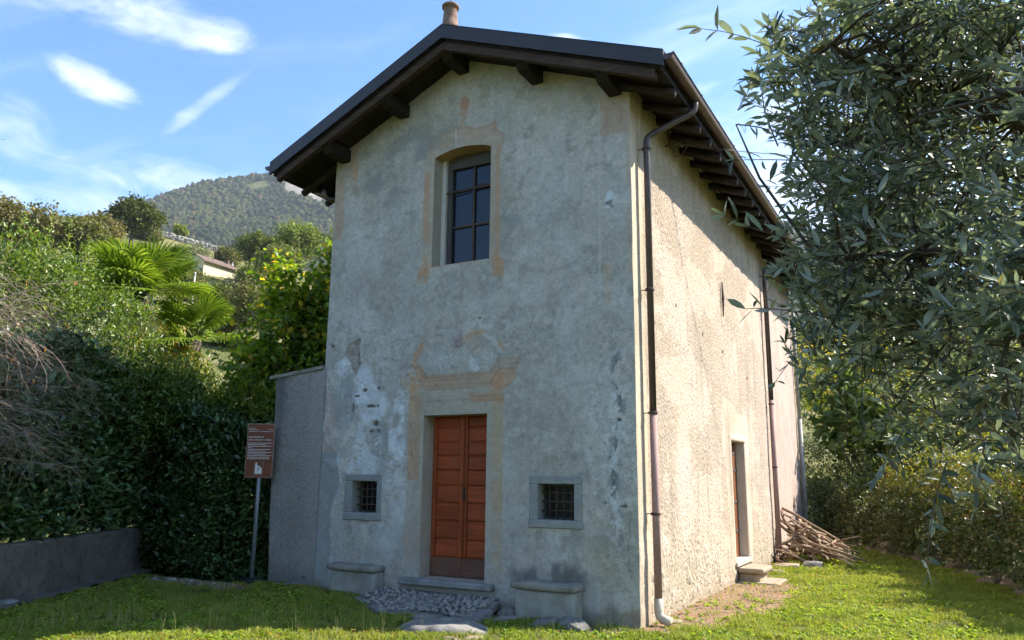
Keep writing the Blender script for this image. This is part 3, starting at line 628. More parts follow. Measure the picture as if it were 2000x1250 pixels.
def small_window(outer, op, label):
    ox0, ox1, oz0, oz1 = outer; x0, x1, z0, z1 = op
    w = empty('small_window', (0.5*(x0+x1), 0.1, z0), chapel); w['label'] = label
    put(MB().box(ox0, ox1, -.020, .20, z1, oz1, .008, .003), 'lintel', M_granite, w)
    put(MB().box(ox0-.006, ox1+.004, -.026, .20, oz0, z0, .010, .003), 'sill', M_granite, w)
    put(MB().box(ox0+.004, x0, -.018, .20, z0+.002, z1-.002, .007, .002), 'jamb', M_granite, w); put(MB().box(x1, ox1-.003, -.018, .20, z0+.002, z1-.002, .007, .002), 'jamb', M_granite, w)
    nv_ = 5
    for i in range(1, nv_):
        x = x0+(x1-x0)*i/nv_; put(MB().tube([(x+random.uniform(-.006, .006), .115, z0-.01), (x, .118, .5*(z0+z1)), (x+random.uniform(-.006, .006), .115, z1+.01)], .0105, 6), 'bar', M_bar, w, True)
    for i in range(1, 4):
        z = z0+(z1-z0)*i/4; put(MB().tube([(x0-.01, .105, z), (.5*(x0+x1), .103, z+random.uniform(-.004, .004)), (x1+.01, .105, z)], .0105, 6), 'bar', M_bar, w, True)
    fm = MB(); 
    for q in ((x0+.001, x0+.03, z0, z1), (x1-.03, x1-.001, z0, z1), (x0+.031, x1-.031, z0, z0+.03), (x0+.031, x1-.031, z1-.03, z1)): fm.box(q[0], q[1], .165, .185, q[2]+.001, q[3]-.001)
    put(fm, 'casement', simple('casement_green', (0.05, 0.065, 0.055), (0.08, 0.095, 0.08), 9, .7), w)
    put(MB().box(x0+.028, x1-.028, .190, .195, z0+.028, z1-.028), 'pane', M_darkpane, w)
    put(MB().box(ox0, ox1, .30, .32, oz0, oz1), 'room_shade', M_dark, w)  # added dark sheet standing in for the unlit room
    return w
small_window((.515, 1.190, 1.057, 1.693), SWL, 'small barred window left of the door')
small_window((3.532, 4.262, 1.068, 1.702), SWR, 'small barred window right of the door')

# ---- wooden double door, each leaf with raised panels and a weathered kick board
M_door = wood('orange_door_wood', (0.19, 0.034, 0.010), (0.43, 0.088, 0.024), 'X', 0.55, 1.0, (0.15, 0.050, 0.022))
M_doorv = wood('orange_door_stile', (0.23, 0.042, 0.010), (0.38, 0.084, 0.023), 'Z', 0.55, 1.0, (0.14, 0.05, 0.024))
M_kick = wood('weathered_kick', (0.095, 0.040, 0.026), (0.21, 0.095, 0.060), 'X', 0.8, 1.0, (0.11, 0.085, 0.07))
rows = [2.495, 2.345, 2.14, 1.955, 1.755, 1.555, 1.32, 1.085, .84, .605]
DY = 0.25
for li, (a0, a1) in enumerate(((1.872, 2.380), (2.386, 2.887))):
    leaf = put(MB().box(a0, a1, DY+.022, DY+.06, .36, 2.50), 'door_leaf', M_doorv, chapel)
    leaf.location = (0, 0, 0)
    for s0, s1 in ((a0, a0+.062), (a1-.062, a1)): MB().box(s0, s1, DY-.004, DY+.021, .61, 2.498, .004).build('stile', M_doorv, leaf)
    for i in range(len(rows)-1):
        zt, zb = rows[i], rows[i+1]
        m = MB(); q0, q1, b0, b1 = a0+.066, a1-.066, zb+.008, zt-.008; e = .022
        m.add([(q0, DY+.019, b0), (q1, DY+.019, b0), (q1, DY+.019, b1), (q0, DY+.019, b1), (q0+.006, DY+.006, b0+.006), (q1-.006, DY+.006, b0+.006), (q1-.006, DY+.006, b1-.006), (q0+.006, DY+.006, b1-.006),
               (q0+e, DY+.001, b0+e*.8), (q1-e, DY+.001, b0+e*.8), (q1-e, DY+.001, b1-e*.8), (q0+e, DY+.001, b1-e*.8)],
              [(0, 1, 5, 4), (1, 2, 6, 5), (2, 3, 7, 6), (3, 0, 4, 7), (4, 5, 9, 8), (5, 6, 10, 9), (6, 7, 11, 10), (7, 4, 8, 11), (8, 9, 10, 11)])
        p = m.build('panel', M_door, leaf)
    MB().box(a0, a1, DY-.010, DY+.021, .362, .604, .005).build('kick_board', M_kick, leaf)
    if li == 0:
        MB().box(a1-.012, a1+.020, DY-.030, DY-.011, .612, 2.495, .006).build('cover_strip', M_doorv, leaf)
    else:
        h = MB().box(2.395, 2.430, DY-.018, DY-.005, 1.36, 1.54, .004).tube([(2.412, DY-.018, 1.52), (2.412, DY-.055, 1.50), (2.412, DY-.055, 1.40), (2.412, DY-.018, 1.38)], .008, 8)
        h.tube([(2.395, DY-.03, 1.55), (2.40, DY-.05, 1.58), (2.42, DY-.04, 1.57)], .007, 6)
        h.build('handle', M_bar, leaf)
m = MB().box(1.60, 3.05, -.13, .248, .262, .350, .022, .006)
M_step = simple('worn_stone', (0.16, 0.155, 0.14), (0.30, 0.29, 0.265), 6, 0.85, 0.6, 45, 0.008)
m.build('doorstep', M_step, chapel)
MB().box(1.62, 3.03, -.02, .9, .0, .255).build('threshold_bed', M_plain, chapel)

# ---- side door
sdo = empty('side_door', (W-.2, 5.1, .33), chapel)
m = MB()
m.add([(W, SD[0], SD[2]), (W-.28, SD[0], SD[2]), (W-.28, SD[0], SD[3]), (W, SD[0], SD[3])], [(3, 2, 1, 0)])
m.add([(W, SD[1], SD[2]), (W-.28, SD[1], SD[2]), (W-.28, SD[1], SD[3]), (W, SD[1], SD[3])], [(0, 1, 2, 3)])
m.add([(W, SD[0], SD[3]), (W, SD[1], SD[3]), (W-.28, SD[1], SD[3]), (W-.28, SD[0], SD[3])], [(0, 1, 2, 3)])
put(m, 'reveal', simple('side_reveal', (0.50, 0.43, 0.34), (0.58, 0.50, 0.41), 5, .93, .4, 50, .005), sdo)
M_sdoor = wood('brown_plank', (0.13, 0.045, 0.018), (0.27, 0.10, 0.04), 'Z', 0.6)
for i in range(7):
    y0 = SD[0]+.005+i*.1415; put(MB().box(W-.175, W-.15, y0, y0+.137, SD[2]+.01, SD[3]-.005, .005), 'plank', M_sdoor, sdo)
for z in (.75, 1.25, 1.8, 2.1): put(MB().box(W-.149, W-.139, SD[0]+.01, SD[1]-.01, z, z+.05, .003), 'ledge', M_bar, sdo)
put(MB().box(W-.27, W+.045, SD[0]-.06, SD[1]+.12, SD[2]-.085, SD[2]-.004, .012, .004), 'sill', simple('pale_sill', (0.46, 0.40, 0.32), (0.58, 0.51, 0.41), 7, .9, .5, 50, .006), sdo)

# ---- roof
M_timber = wood('dark_timber', (0.010, 0.0075, 0.007), (0.028, 0.019, 0.015), 'Y', 0.75, 1.0)
M_timbx = wood('dark_rafter', (0.012, 0.009, 0.008), (0.038, 0.026, 0.020), 'X', 0.75, 1.0)
M_rake = wood('rake_rafter_wood', (0.016, 0.011, 0.009), (0.10, 0.060, 0.040), 'X', 0.75, 1.0)
M_flash = simple('brown_flashing', (0.018, 0.014, 0.014), (0.032, 0.025, 0.024), 3, 0.45, 0.15, 30, 0.003, 0.5)
M_copper = simple('brown_gutter', (0.065, 0.042, 0.034), (0.125, 0.080, 0.060), 6, 0.42, 0.2, 40, 0.003, 0.5)
M_tile = simple('clay_tile', (0.16, 0.075, 0.045), (0.32, 0.17, 0.11), 5, 0.9, 0.5, 50, 0.006)
EXR, EXL = 5.62, -.83
def prism(m, prof, y0, y1):
    n = len(prof); vs = [(x, y0, z) for x, z in prof]+[(x, y1, z) for x, z in prof]
    return m.add(vs, [tuple(range(n))]+[tuple(range(2*n-1, n-1, -1))]+[(i, i+n, (i+1) % n+n, (i+1) % n) for i in range(n)])
m = MB(); o_ = .03
prism(m, [(EXL, float(roof_top(EXL))-o_-.10), (RX, RZ-o_-.10), (EXR, float(roof_top(EXR))-o_-.10), (EXR, float(roof_top(EXR))-o_), (RX, RZ-o_), (EXL, float(roof_top(EXL))-o_)], YF+.03, YB-.02)
roof = m.build('roof', M_timber, chapel)
# soffit boards under the overhangs (each one its own board)
def slope_pt(x, off): return (x, float(roof_top(x))-off)
nb = 26
for side, (xa_, xb_) in enumerate(((EXL+.03, RX-.01), (RX+.01, EXR-.03))):
    for i in range(nb):
        u0 = xa_+(xb_-xa_)*(i+.02)/nb; u1 = xa_+(xb_-xa_)*(i+.98)/nb; d = random.uniform(0, .006)
        yb = .06 if not (side == 1 and u1 > W-.1) and not (side == 0 and u0 < .1) else YB-.1
        m = MB(); prism(m, [slope_pt(u0, .222+d), slope_pt(u1, .222+d), slope_pt(u1, .134), slope_pt(u0, .134)][::1], YF+.05, yb); m.build('soffit_board', M_timber, roof)
# purlins that carry the front overhang
for xp in (2.40, 1.33, .20, 3.63, 4.78):
    zt = float(roof_top(xp))-SOFF-(.0 if xp != RX else .02); m = MB(); hh = .20
    prof = [(YF+.12, zt-.02), (YF+.10, zt-.10), (YF+.20, zt-hh), (.05, zt-hh), (.05, zt)]
    vs = [(xp-.085, y, z) for y, z in prof]+[(xp+.085, y, z) for y, z in prof]; n = len(prof)
    m.add(vs, [tuple(range(n))]+[tuple(range(2*n-1, n-1, -1))]+[(i, i+n, (i+1) % n+n, (i+1) % n) for i in range(n)])
    m.build('purlin', M_timber, roof)
# rake rafters and the flashing on the gable edge
for side, (xa_, xb_) in enumerate(((EXL+.10, RX), (RX, EXR-.12))):
    m = MB(); prism(m, [slope_pt(xa_, .345), slope_pt(xb_, .345), slope_pt(xb_, .228), slope_pt(xa_, .228)], YF+.06, YF+.15); m.build('rake_rafter', M_rake, roof)
    xa2, xb2 = ((EXL-.01, RX) if side == 0 else (RX, EXR+.01))
    m = MB(); prism(m, [slope_pt(xa2, .195), slope_pt(xb2, .195), slope_pt(xb2, -.012), slope_pt(xa2, -.012)], YF-.005, YF+.028); m.build('gable_flashing', M_flash, roof)
    m = MB(); prism(m, [slope_pt(xa2, -.004), slope_pt(xb2, -.004), slope_pt(xb2, -.020), slope_pt(xa2, -.020)], YF-.005, YF+.16); m.build('gable_cap', M_flash, roof)
# log rafters at the eaves
def rafter(y, side):
    xa_, xb_ = (W-.35, 5.585) if side > 0 else (.35, -.80)
    pts = []; rr = []; r0 = random.uniform(.055, .068)
    for k in range(6):
        x = xa_+(xb_-xa_)*k/5; pts.append((x, y+random.uniform(-.012, .012), float(roof_top(x))-SOFF-.055+random.uniform(-.006, .006))); rr.append(r0*random.uniform(.92, 1.06))
    MB().tube(pts, rr, 9).build('rafter', M_timbx, roof, True)
yr = -.04
while yr < 12.5:
    rafter(yr, 1)
    yr += random.uniform(.53, .59)
for y in np.arange(.1, 3.4, .56): rafter(float(y), -1)
# clay tiles: rows of half-round covers running down both slopes
for side in (0, 1):
    vs = []; fs = []
    yy = np.arange(YF+.16, YB, .03); xx = np.linspace(RX, EXR+.03 if side else EXL-.03, 28)
    Xg, Yg = np.meshgrid(xx, yy); course = (np.abs(Xg-RX) / .38) % 1
    Zg = roof_top(Xg)+.02+.028*np.sin(Yg*2*math.pi/.21)+.018*course
    a, b = Xg.shape; I = np.arange(a*b).reshape(a, b); Q = np.stack([I[:-1, :-1], I[:-1, 1:], I[1:, 1:], I[1:, :-1]], -1).reshape(-1, 4)
    npmesh('tile_covering', np.stack([Xg, Yg, Zg], -1).reshape(-1, 3), Q if side else Q[:, ::-1], M_tile, roof)
for i in range(28): MB().tube([(RX, YF+.17+i*.46, RZ+.025), (RX, YF+.17+i*.46+.44, RZ+.045)], [.085, .1], 10).build('ridge_tile', M_tile, roof, True)
m = MB().lathe((5.40, .55, float(roof_top(5.4))+.02), [(.07, 0), (.075, .10), (.06, .16)], 8); m.build('raised_tile', M_tile, roof)
m = MB().box(5.05, 5.45, 9.9, 10.7, 6.75, 7.28, .02, .01); m.build('rear_chimney', M_tile, roof)
# gutters
def half_round(xc, zc, y0, y1, r):
    m = MB(); n = 12; ysn = [y0, y1]; vs = []
    for rr in (r, r-.008):
        for y in ysn:
            for j in range(n+1): w = math.pi+math.pi*j/n; vs.append((xc+rr*math.cos(w), y, zc+rr*math.sin(w)))
    k = n+1; f = []
    for j in range(n): f += [(j, j+1, k+j+1, k+j), (2*k+j, 3*k+j, 3*k+j+1, 2*k+j+1)]
    f += [(0, k, 3*k, 2*k), (n, 2*k+n, 3*k+n, k+n)]
    f.append(tuple(range(n+1)))
    m.add(vs, f); m.tube([(xc+r, y0, zc), (xc+r, y1, zc)], .012, 8); return m
gut = half_round(5.675, 6.655, YF+.01, 12.6, .075).build('gutter', M_copper, chapel, True)
for y in np.arange(-.3, 12.4, .9): MB().box(5.60, 5.768, float(y), float(y)+.025, 6.655, 6.668).build('gutter_strap', M_copper, gut)
half_round(-.885, 6.50, YF+.01, 12.6, .075).build('gutter', M_copper, chapel, True)
# downpipes
M_pipe = simple('brown_metal_pipe', (0.050, 0.034, 0.030), (0.10, 0.066, 0.055), 5, 0.38, 0.15, 30, 0.002, 0.5)
M_pink = simple('faded_pink_pipe', (0.27, 0.170, 0.150), (0.36, 0.235, 0.205), 5, 0.75, 0.15, 40, 0.002, 0.3)
M_pvc = simple('white_plastic', (0.40, 0.35, 0.27), (0.54, 0.48, 0.38), 7, 0.5, 0.1, 30, 0.002, 0.4)
def elbow(pts, r=.06):
    """round the corners of a polyline"""
    out = [Vector(pts[0])]
    for a, b, c in zip(pts[:-2], pts[1:-1], pts[2:]):
        a, b, c = Vector(a), Vector(b), Vector(c); d1 = (a-b).normalized()*r; d2 = (c-b).normalized()*r
        for k in range(5): q = k/4; out.append((b+d1)*(1-q)**2+2*b*q*(1-q)+(b+d2)*q*q)
    return out+[Vector(pts[-1])]
PY = .30
dp = MB().tube(elbow([(5.66, .62, 6.60), (5.66, .62, 6.46), (W+.115, PY, 6.08), (W+.11, PY, 2.46)], .09), .043, 14).build('downpipe', M_pipe, chapel, True)
o = MB().tube([(W+.11, PY, 2.46), (W+.115, PY, .30)], .046, 14).build('lower_pipe', M_pink, dp, True); o['label'] = 'faded pink lower length of the downpipe'
MB().tube(elbow([(W+.115, PY, .31), (W+.115, PY, .10), (W+.26, PY-.02, .06)], .07), .054, 14).build('outlet_elbow', M_pvc, dp, True)
for z in (5.9, 4.0, 2.45, 1.25): MB().lathe((W+.11, PY, z), [(.055, 0), (.059, .004), (.059, .03), (.055, .034)], 14).tube([(W, PY-.02, z+.016), (W+.07, PY, z+.016)], .007, 6).build('pipe_clip', M_bar, dp)
dp2 = MB().tube(elbow([(5.66, 8.42, 6.6), (5.62, 8.42, 6.5), (W+.10, 8.02, 6.15), (W+.10, 7.98, 3.30)], .09), .050, 12).build('downpipe', M_pipe, chapel, True)
MB().tube([(W+.10, 7.98, 3.30), (W+.10, 7.95, .22)], .052, 12).build('lower_pipe', M_pink, dp2, True)
for z in (5.2, 3.2, 1.9): MB().lathe((W+.10, 7.97, z), [(.055, 0), (.059, .004), (.059, .03), (.055, .034)], 12).build('pipe_clip', M_bar, dp2)
M_gpipe = simple('grey_drain', (0.26, 0.25, 0.235), (0.38, 0.37, 0.345), 6, 0.6)
MB().tube([(W-.02, 12.36, 6.4), (W-.02, 12.36, 3.2)], .04, 10).tube([(W-.02, 12.36, 3.2), (W-.02, 12.36, .15)], .055, 10).build('downpipe', M_gpipe, chapel, True)
MB().tube(elbow([(-.885, .35, 6.44), (-.5, .30, 6.25), (-.30, .06, 6.20), (-.30, .12, 6.09), (-.07, .30, 6.06), (-.07, .30, .3)], .05), .04, 10).build('downpipe', M_pipe, chapel, True)
# tie anchor on the side wall, conduit and cable bracket under the eaves
MB().tube([(W+.035, 4.43, 5.06), (W+.04, 4.43, 4.78), (W+.035, 4.41, 4.44)], [.013, .022, .009], 8).lathe((W+.04, 4.43, 4.74), [(.02, 0), (.03, .02), (.02, .04)], 8).build('tie_anchor', M_bar, chapel, True)
MB().tube([(W+.045, 1.58, 6.72), (W+.05, 5, 6.715), (W+.045, 8.2, 6.71)], .018, 8).build('conduit', simple('ochre_conduit', (0.30, 0.27, 0.12), (0.40, 0.36, 0.18), 4, .6), chapel, True)
MB().tube(elbow([(W+.02, 1.50, 6.74), (W+.07, 1.47, 6.70), (W+.07, 1.47, 6.42), (W+.10, 1.60, 6.40)], .03), .014, 8).tube([(W, 1.47, 6.44), (W+.16, 1.45, 6.44)], .012, 6).tube(elbow([(W+.12, 1.46, 6.43), (W+.10, 1.60, 6.30), (W+.18, 1.66, 6.33), (W+.30, 1.60, 6.44)], .05), .008, 6).build('cable_bracket', M_bar, chapel, True)
# clay pinnacle on the ridge with a thin rod
pin = MB().lathe((RX+.01, -.42, RZ+.0), [(.155, 0), (.15, .06), (.118, .10), (.108, .20), (.096, .34), (.098, .37), (.124, .375), (.128, .41), (.10, .435), (.03, .44)], 20).build('ridge_pinnacle', simple('weathered_clay', (0.13, 0.085, 0.06), (0.30, 0.20, 0.145), 18, .92, .7, 60, .01), chapel, True)
MB().tube([(RX+.01, -.42, RZ+.43), (RX+.01, -.42, RZ+1.7)], .008, 6).build('lightning_rod', M_bar, pin)
# ================================================================== the setting: ground, hillside, mountain
def earth_mask(x, y):
    """bare trodden soil along the side wall, worn spots by the steps"""
    n = fbm(x*1.6, y*1.6, 4, 301); n2 = fbm(x*6, y*6, 3, 305)
    d = np.hypot((x-5.25)/1.15, (y-3.0)/3.3)
    a = 1-sstep(.65, 1.05, d+.7*(n-.5)+.25*(n2-.5))
    b = 1-sstep(.10, .32, np.abs(x-5.08)+.3*(n-.5)+.2*(n2-.5)); b = b*(y > -.2)*(y < 12.6)
    c = (1-sstep(.05, .26, -y+.25*(n-.5)))*(y < .05)*(x > -1.2)*(x < 5.0)*.9
    d2 = (1-sstep(.5, 1.1, np.hypot((x+1.6)/1.5, (y+.75)/.35)+.5*(n-.5)))*.9
    e = (1-sstep(.5, 1., np.hypot((x-3.3)/.45, (y+.3)/.40)+.4*(n-.5)))
    return np.clip(np.maximum.reduce([a, b, c, d2, e]), 0, 1)
gxs = np.concatenate([np.arange(-40, -6, 1.5), np.arange(-6, 12, .08), np.arange(12, 45, 1.5)]); gys = np.concatenate([np.arange(-40, -9, 1.5), np.arange(-9, 16, .08), np.arange(16, 45, 1.5)])
GX, GY = np.meshgrid(gxs, gys); GZ = gz(GX, GY)
em = earth_mask(GX, GY)
n1_ = fbm(GX*1.2, GY*1.2, 5, 311); n2_ = fbm(GX*7, GY*7, 4, 315)
gc = lerp((0.070, 0.090, 0.025), (0.120, 0.125, 0.040), n1_); gc = lerp(gc, (0.11, 0.085, 0.05), .4*sstep(.55, .7, n2_))
gc = lerp(gc, lerp((0.20, 0.125, 0.075), (0.35, 0.235, 0.15), n2_), em)
GZ = GZ+.012*(n2_-.5)*(.4+em)
a, b = GX.shape; I = np.arange(a*b).reshape(a, b); Q = np.stack([I[:-1, :-1], I[:-1, 1:], I[1:, 1:], I[1:, :-1]], -1).reshape(-1, 4)
t = NT('soil_and_turf'); v = t.pos(); cc = t.attr('Col').outputs[0]
c = t.mix(0.6, cc, t.ramp(t.noise(v, 38, 6, .7), [(0.3, (.45, .43, .4)), (0.7, (1.4, 1.38, 1.32))]), 'MULTIPLY')
t.bsdf(c, .95, t.bump(t.noise(v, 60, 5, .65), .7, .02), Specular_IOR_Level=.1)
o = npmesh('ground', np.stack([GX, GY, GZ], -1).reshape(-1, 3), Q, t.m, None, True, gc.reshape(-1, 3)); o['kind'] = 'structure'

CX, CY, CZ = 8.1442, -8.7813, 1.7032
AZH = np.array([-180, -100, -80, -69.1, -64.1, -58.4, -55.2, -54.2, -50.0, -43.0, -29.1, -7.1, 4.7, 11.8, 40, 180])
TH = np.array([.03, .10, .20, .255, .282, .299, .292, .290, .2757, .2516, .2195, .143, .097, .07, .03, .03])
AZM = np.array([-180, -110, -80, -68.7, -63.9, -58.35, -55.34, -53.93, -52.13, -48.67, -46.5, -44.2, -41.2, -29.2, -9.9, -6.5, 5.25, 12.35, 40, 110, 180])
TM = np.array([.05, .08, .15, .206, .2445, .2926, .3245, .3401, .3562, .3759, .3897, .3874, .3894, .3855, .3188, .2954, .187, .145, .12, .06, .05])
def hill_T(az, r):
    s = np.interp(r, [20, 30, 45, 75, 100, 160, 205, 235, 300, 420, 600], [-.03, .10, .30, .55, .68, .865, .965, 1.0, .92, .72, .50])
    return np.interp(az, AZH, TH)*s
def hill_z(x, y):
    x = np.asarray(x, float); y = np.asarray(y, float)
    az = np.degrees(np.arctan2(x-CX, y-CY)); r = np.hypot(x-CX, y-CY)
    return CZ+r*hill_T(az, r)+.6*(fbm(x*.05, y*.05, 4, 401)-.5)*sstep(40, 90, r)*3
azs = np.concatenate([np.arange(-180, -75, 5.0), np.arange(-75, 20, .45), np.arange(20, 180.1, 5.0)]); rs = np.concatenate([np.linspace(24, 60, 20), np.linspace(62, 300, 90), np.linspace(310, 620, 20)])
A_, R_ = np.meshgrid(azs, rs); hx = CX+R_*np.sin(np.radians(A_)); hy = CY+R_*np.cos(np.radians(A_)); hz = hill_z(hx, hy)
hz = np.where(R_ < 28, -.6, hz)
n_ = fbm(hx*.12, hy*.12, 5, 411); n3_ = fbm(hx*.6, hy*.6, 4, 415)
hc = lerp((0.11, 0.12, 0.045), (0.19, 0.18, 0.075), sstep(.35, .65, n_)); hc = lerp(hc, (0.26, 0.22, 0.14), .5*sstep(.55, .7, n3_))
a, b = A_.shape; I = np.arange(a*b).reshape(a, b); Q = np.stack([I[:-1, :-1], I[1:, :-1], I[1:, 1:], I[:-1, 1:]], -1).reshape(-1, 4)
t = NT('hill_grass'); cc = t.attr('Col').outputs[0]; v = t.pos()
c = t.mix(.5, cc, t.ramp(t.noise(v, .9, 6, .7), [(0.3, (.5, .5, .5)), (0.7, (1.3, 1.3, 1.25))]), 'MULTIPLY')
t.bsdf(c, .95, t.bump(t.noise(v, 1.5, 5, .7), .6, .6), Specular_IOR_Level=.05)
o = npmesh('hillside', np.stack([hx, hy, hz], -1).reshape(-1, 3), Q[:, ::-1], t.m, None, True, hc.reshape(-1, 3)); o['kind'] = 'structure'

# wooded mountain behind
azs = np.concatenate([np.arange(-180, -72, 6.0), np.arange(-72, 20, .22), np.arange(20, 181, 6.0)]); rs = np.concatenate([np.linspace(600, 1500, 90), np.linspace(1520, 2300, 24)])
A_, R_ = np.meshgrid(azs, rs); mx = CX+R_*np.sin(np.radians(A_)); my = CY+R_*np.cos(np.radians(A_))
def mtn_z(x, y):
    az = np.degrees(np.arctan2(x-CX, y-CY)); r = np.hypot(x-CX, y-CY)
    s = np.interp(r, [600, 800, 1050, 1300, 1500, 1700, 2300], [.42, .56, .74, .91, 1.0, .93, .45])
    gul = (fbm(x*.0045, y*.0045, 5, 421)-.5)*130*sstep(700, 1100, r)*np.interp(r, [1300, 1500, 1700], [1, .12, 1])
    return CZ+r*np.interp(az, AZM, TM)*s+gul
mz = mtn_z(mx, my)
def rock_mask(x, y):
    az = np.degrees(np.arctan2(x-CX, y-CY)); r = np.hypot(x-CX, y-CY)
    n = fbm(x*.02, y*.02, 5, 431, .6)
    k = np.exp(-((az+44.6)/1.9)**2)*np.exp(-((r-1400)/85)**2)*2.0+np.exp(-((az+48.0)/.5)**2)*np.exp(-((r-900)/30)**2)+.9*np.exp(-((az+42.5)/2.0)**2)*np.exp(-((r-1340)/90)**2)
    return sstep(.50, .66, k*(.25+1.3*n))
def meadow(x, y):
    az = np.degrees(np.arctan2(x-CX, y-CY)); r = np.hypot(x-CX, y-CY)
    return np.exp(-((az+48.3)/1.2)**2)*np.exp(-((r-1450)/30)**2)
rk = rock_mask(mx, my); md = meadow(mx, my)
mc = lerp((0.040, 0.055, 0.022), (0.075, 0.085, 0.035), fbm(mx*.02, my*.02, 4, 441)); mc = lerp(mc, lerp((.24, .21, .18), (.42, .38, .33), fbm(mx*.05, my*.05, 4, 443)), rk); mc = lerp(mc, (0.16, 0.17, 0.06), .9*sstep(.4, .7, md))
a, b = A_.shape; I = np.arange(a*b).reshape(a, b); Q = np.stack([I[:-1, :-1], I[1:, :-1], I[1:, 1:], I[:-1, 1:]], -1).reshape(-1, 4)
t = NT('mountain_ground'); cc = t.attr('Col').outputs[0]; v = t.pos()
c = t.mix(.5, cc, t.ramp(t.noise(v, .06, 8, .7), [(0.3, (.5, .5, .5)), (0.7, (1.35, 1.3, 1.25))]), 'MULTIPLY')
t.bsdf(c, .95, t.bump(t.noise(v, .05, 8, .7), .9, 12.0), Specular_IOR_Level=.05)
o = npmesh('mountain', np.stack([mx, my, mz], -1).reshape(-1, 3), Q[:, ::-1], t.m, None, True, mc.reshape(-1, 3)); o['kind'] = 'structure'

# the wood on the mountain: thousands of crowns that read as one mass
def icosphere():
    p = (1+5**.5)/2; v = np.array([(-1,p,0),(1,p,0),(-1,-p,0),(1,-p,0),(0,-1,p),(0,1,p),(0,-1,-p),(0,1,-p),(p,0,-1),(p,0,1),(-p,0,-1),(-p,0,1)], float); v /= np.linalg.norm(v[0])
    f = [(0,11,5),(0,5,1),(0,1,7),(0,7,10),(0,10,11),(1,5,9),(5,11,4),(11,10,2),(10,7,6),(7,1,8),(3,9,4),(3,4,2),(3,2,6),(3,6,8),(3,8,9),(4,9,5),(2,4,11),(6,2,10),(8,6,7),(9,8,1)]
    cache = {}; v = list(map(tuple, v)); f2 = []
    def mid(a, b):
        k = (min(a, b), max(a, b))
        if k not in cache: q = np.array(v[a])+np.array(v[b]); q /= np.linalg.norm(q); cache[k] = len(v); v.append(tuple(q))
        return cache[k]
    for a, b, c in f: x, y, z = mid(a, b), mid(b, c), mid(c, a); f2 += [(a, x, z), (b, y, x), (c, z, y), (x, y, z)]
    return np.array(v), np.array(f2)
ICO_V, ICO_F = icosphere()
I0_V, I0_F = ICO_V[:12], np.array([(0,11,5),(0,5,1),(0,1,7),(0,7,10),(0,10,11),(1,5,9),(5,11,4),(11,10,2),(10,7,6),(7,1,8),(3,9,4),(3,4,2),(3,2,6),(3,6,8),(3,8,9),(4,9,5),(2,4,11),(6,2,10),(8,6,7),(9,8,1)])
def crowns_mesh(pos, rad, hts, cols, jit, rng, coarse=False):
    IV, IF = (I0_V, I0_F) if coarse else (ICO_V, ICO_F); n = len(pos); k = len(IV)
    d = 1+jit*(rng.random((n, k, 1))-.5)*2
    V = IV[None]*d*np.stack([rad, rad, hts], -1)[:, None, :]+pos[:, None, :]
    F = IF[None]+(np.arange(n)*k)[:, None, None]
    cv = cols[:, None, :]*(1+.25*(rng.random((n, k, 1))-.5))
    return V.reshape(-1, 3), F.reshape(-1, 3), cv.reshape(-1, 3)
rg = np.random.default_rng(5)
NF = 52000
az = rg.uniform(-66, -42, NF); r = np.sqrt(rg.uniform(960**2, 1530**2, NF))
x = CX+r*np.sin(np.radians(az)); y = CY+r*np.cos(np.radians(az))
keep = (rock_mask(x, y) < .35) & (meadow(x, y) < .45) & (rg.random(NF) < .30+1.1*fbm(x*.008, y*.008, 4, 461)); x, y = x[keep], y[keep]
z = mtn_z(x, y); n = len(x); rad = 1.5+5.2*rg.random(n)**3; ht = rad*rg.uniform(.8, 1.5, n)
hue = fbm(x*.012, y*.012, 4, 451)*.6+rg.random(n)*.4
cols = lerp((0.016, 0.032, 0.012), (0.090, 0.095, 0.032), hue); cols = lerp(cols, (0.15, 0.095, 0.045), .6*(rg.random(n) < .10))
V, F, cv = crowns_mesh(np.stack([x, y, z+ht*.35], -1), rad, ht, cols, .34, rg, True)
t = NT('far_foliage'); cc = t.attr('Col').outputs[0]; v = t.pos()
t.bsdf(t.mix(.6, cc, t.ramp(t.noise(v, .55, 5, .7), [(0.35, (.35, .35, .35)), (0.65, (1.5, 1.5, 1.4))]), 'MULTIPLY'), .9, t.bump(t.noise(v, .7, 4, .7), 1.0, 1.5), Specular_IOR_Level=.1)
o = npmesh('mountain_forest', V, F, t.m, None, False, cv); tag(o, 'dense wood of rounded trees covering the mountain slope', 'forest', kind='stuff')
# the same wood thinner on the near flank where the hill dips
rg = np.random.default_rng(6)
az = rg.uniform(-30, 8, 2600); r = rg.uniform(1150, 1520, 2600); x = CX+r*np.sin(np.radians(az)); y = CY+r*np.cos(np.radians(az)); z = mtn_z(x, y); n = len(x); rad = rg.uniform(6, 11, n)
V, F, cv = crowns_mesh(np.stack([x, y, z+2], -1), rad, rad, lerp((.04, .062, .02), (.10, .105, .042), rg.random(n)), .28, rg)
o = npmesh('mountain_forest', V, F, t.m, None, False, cv); tag(o, 'hazy wood on the far slope behind the chapel', 'forest', kind='stuff')
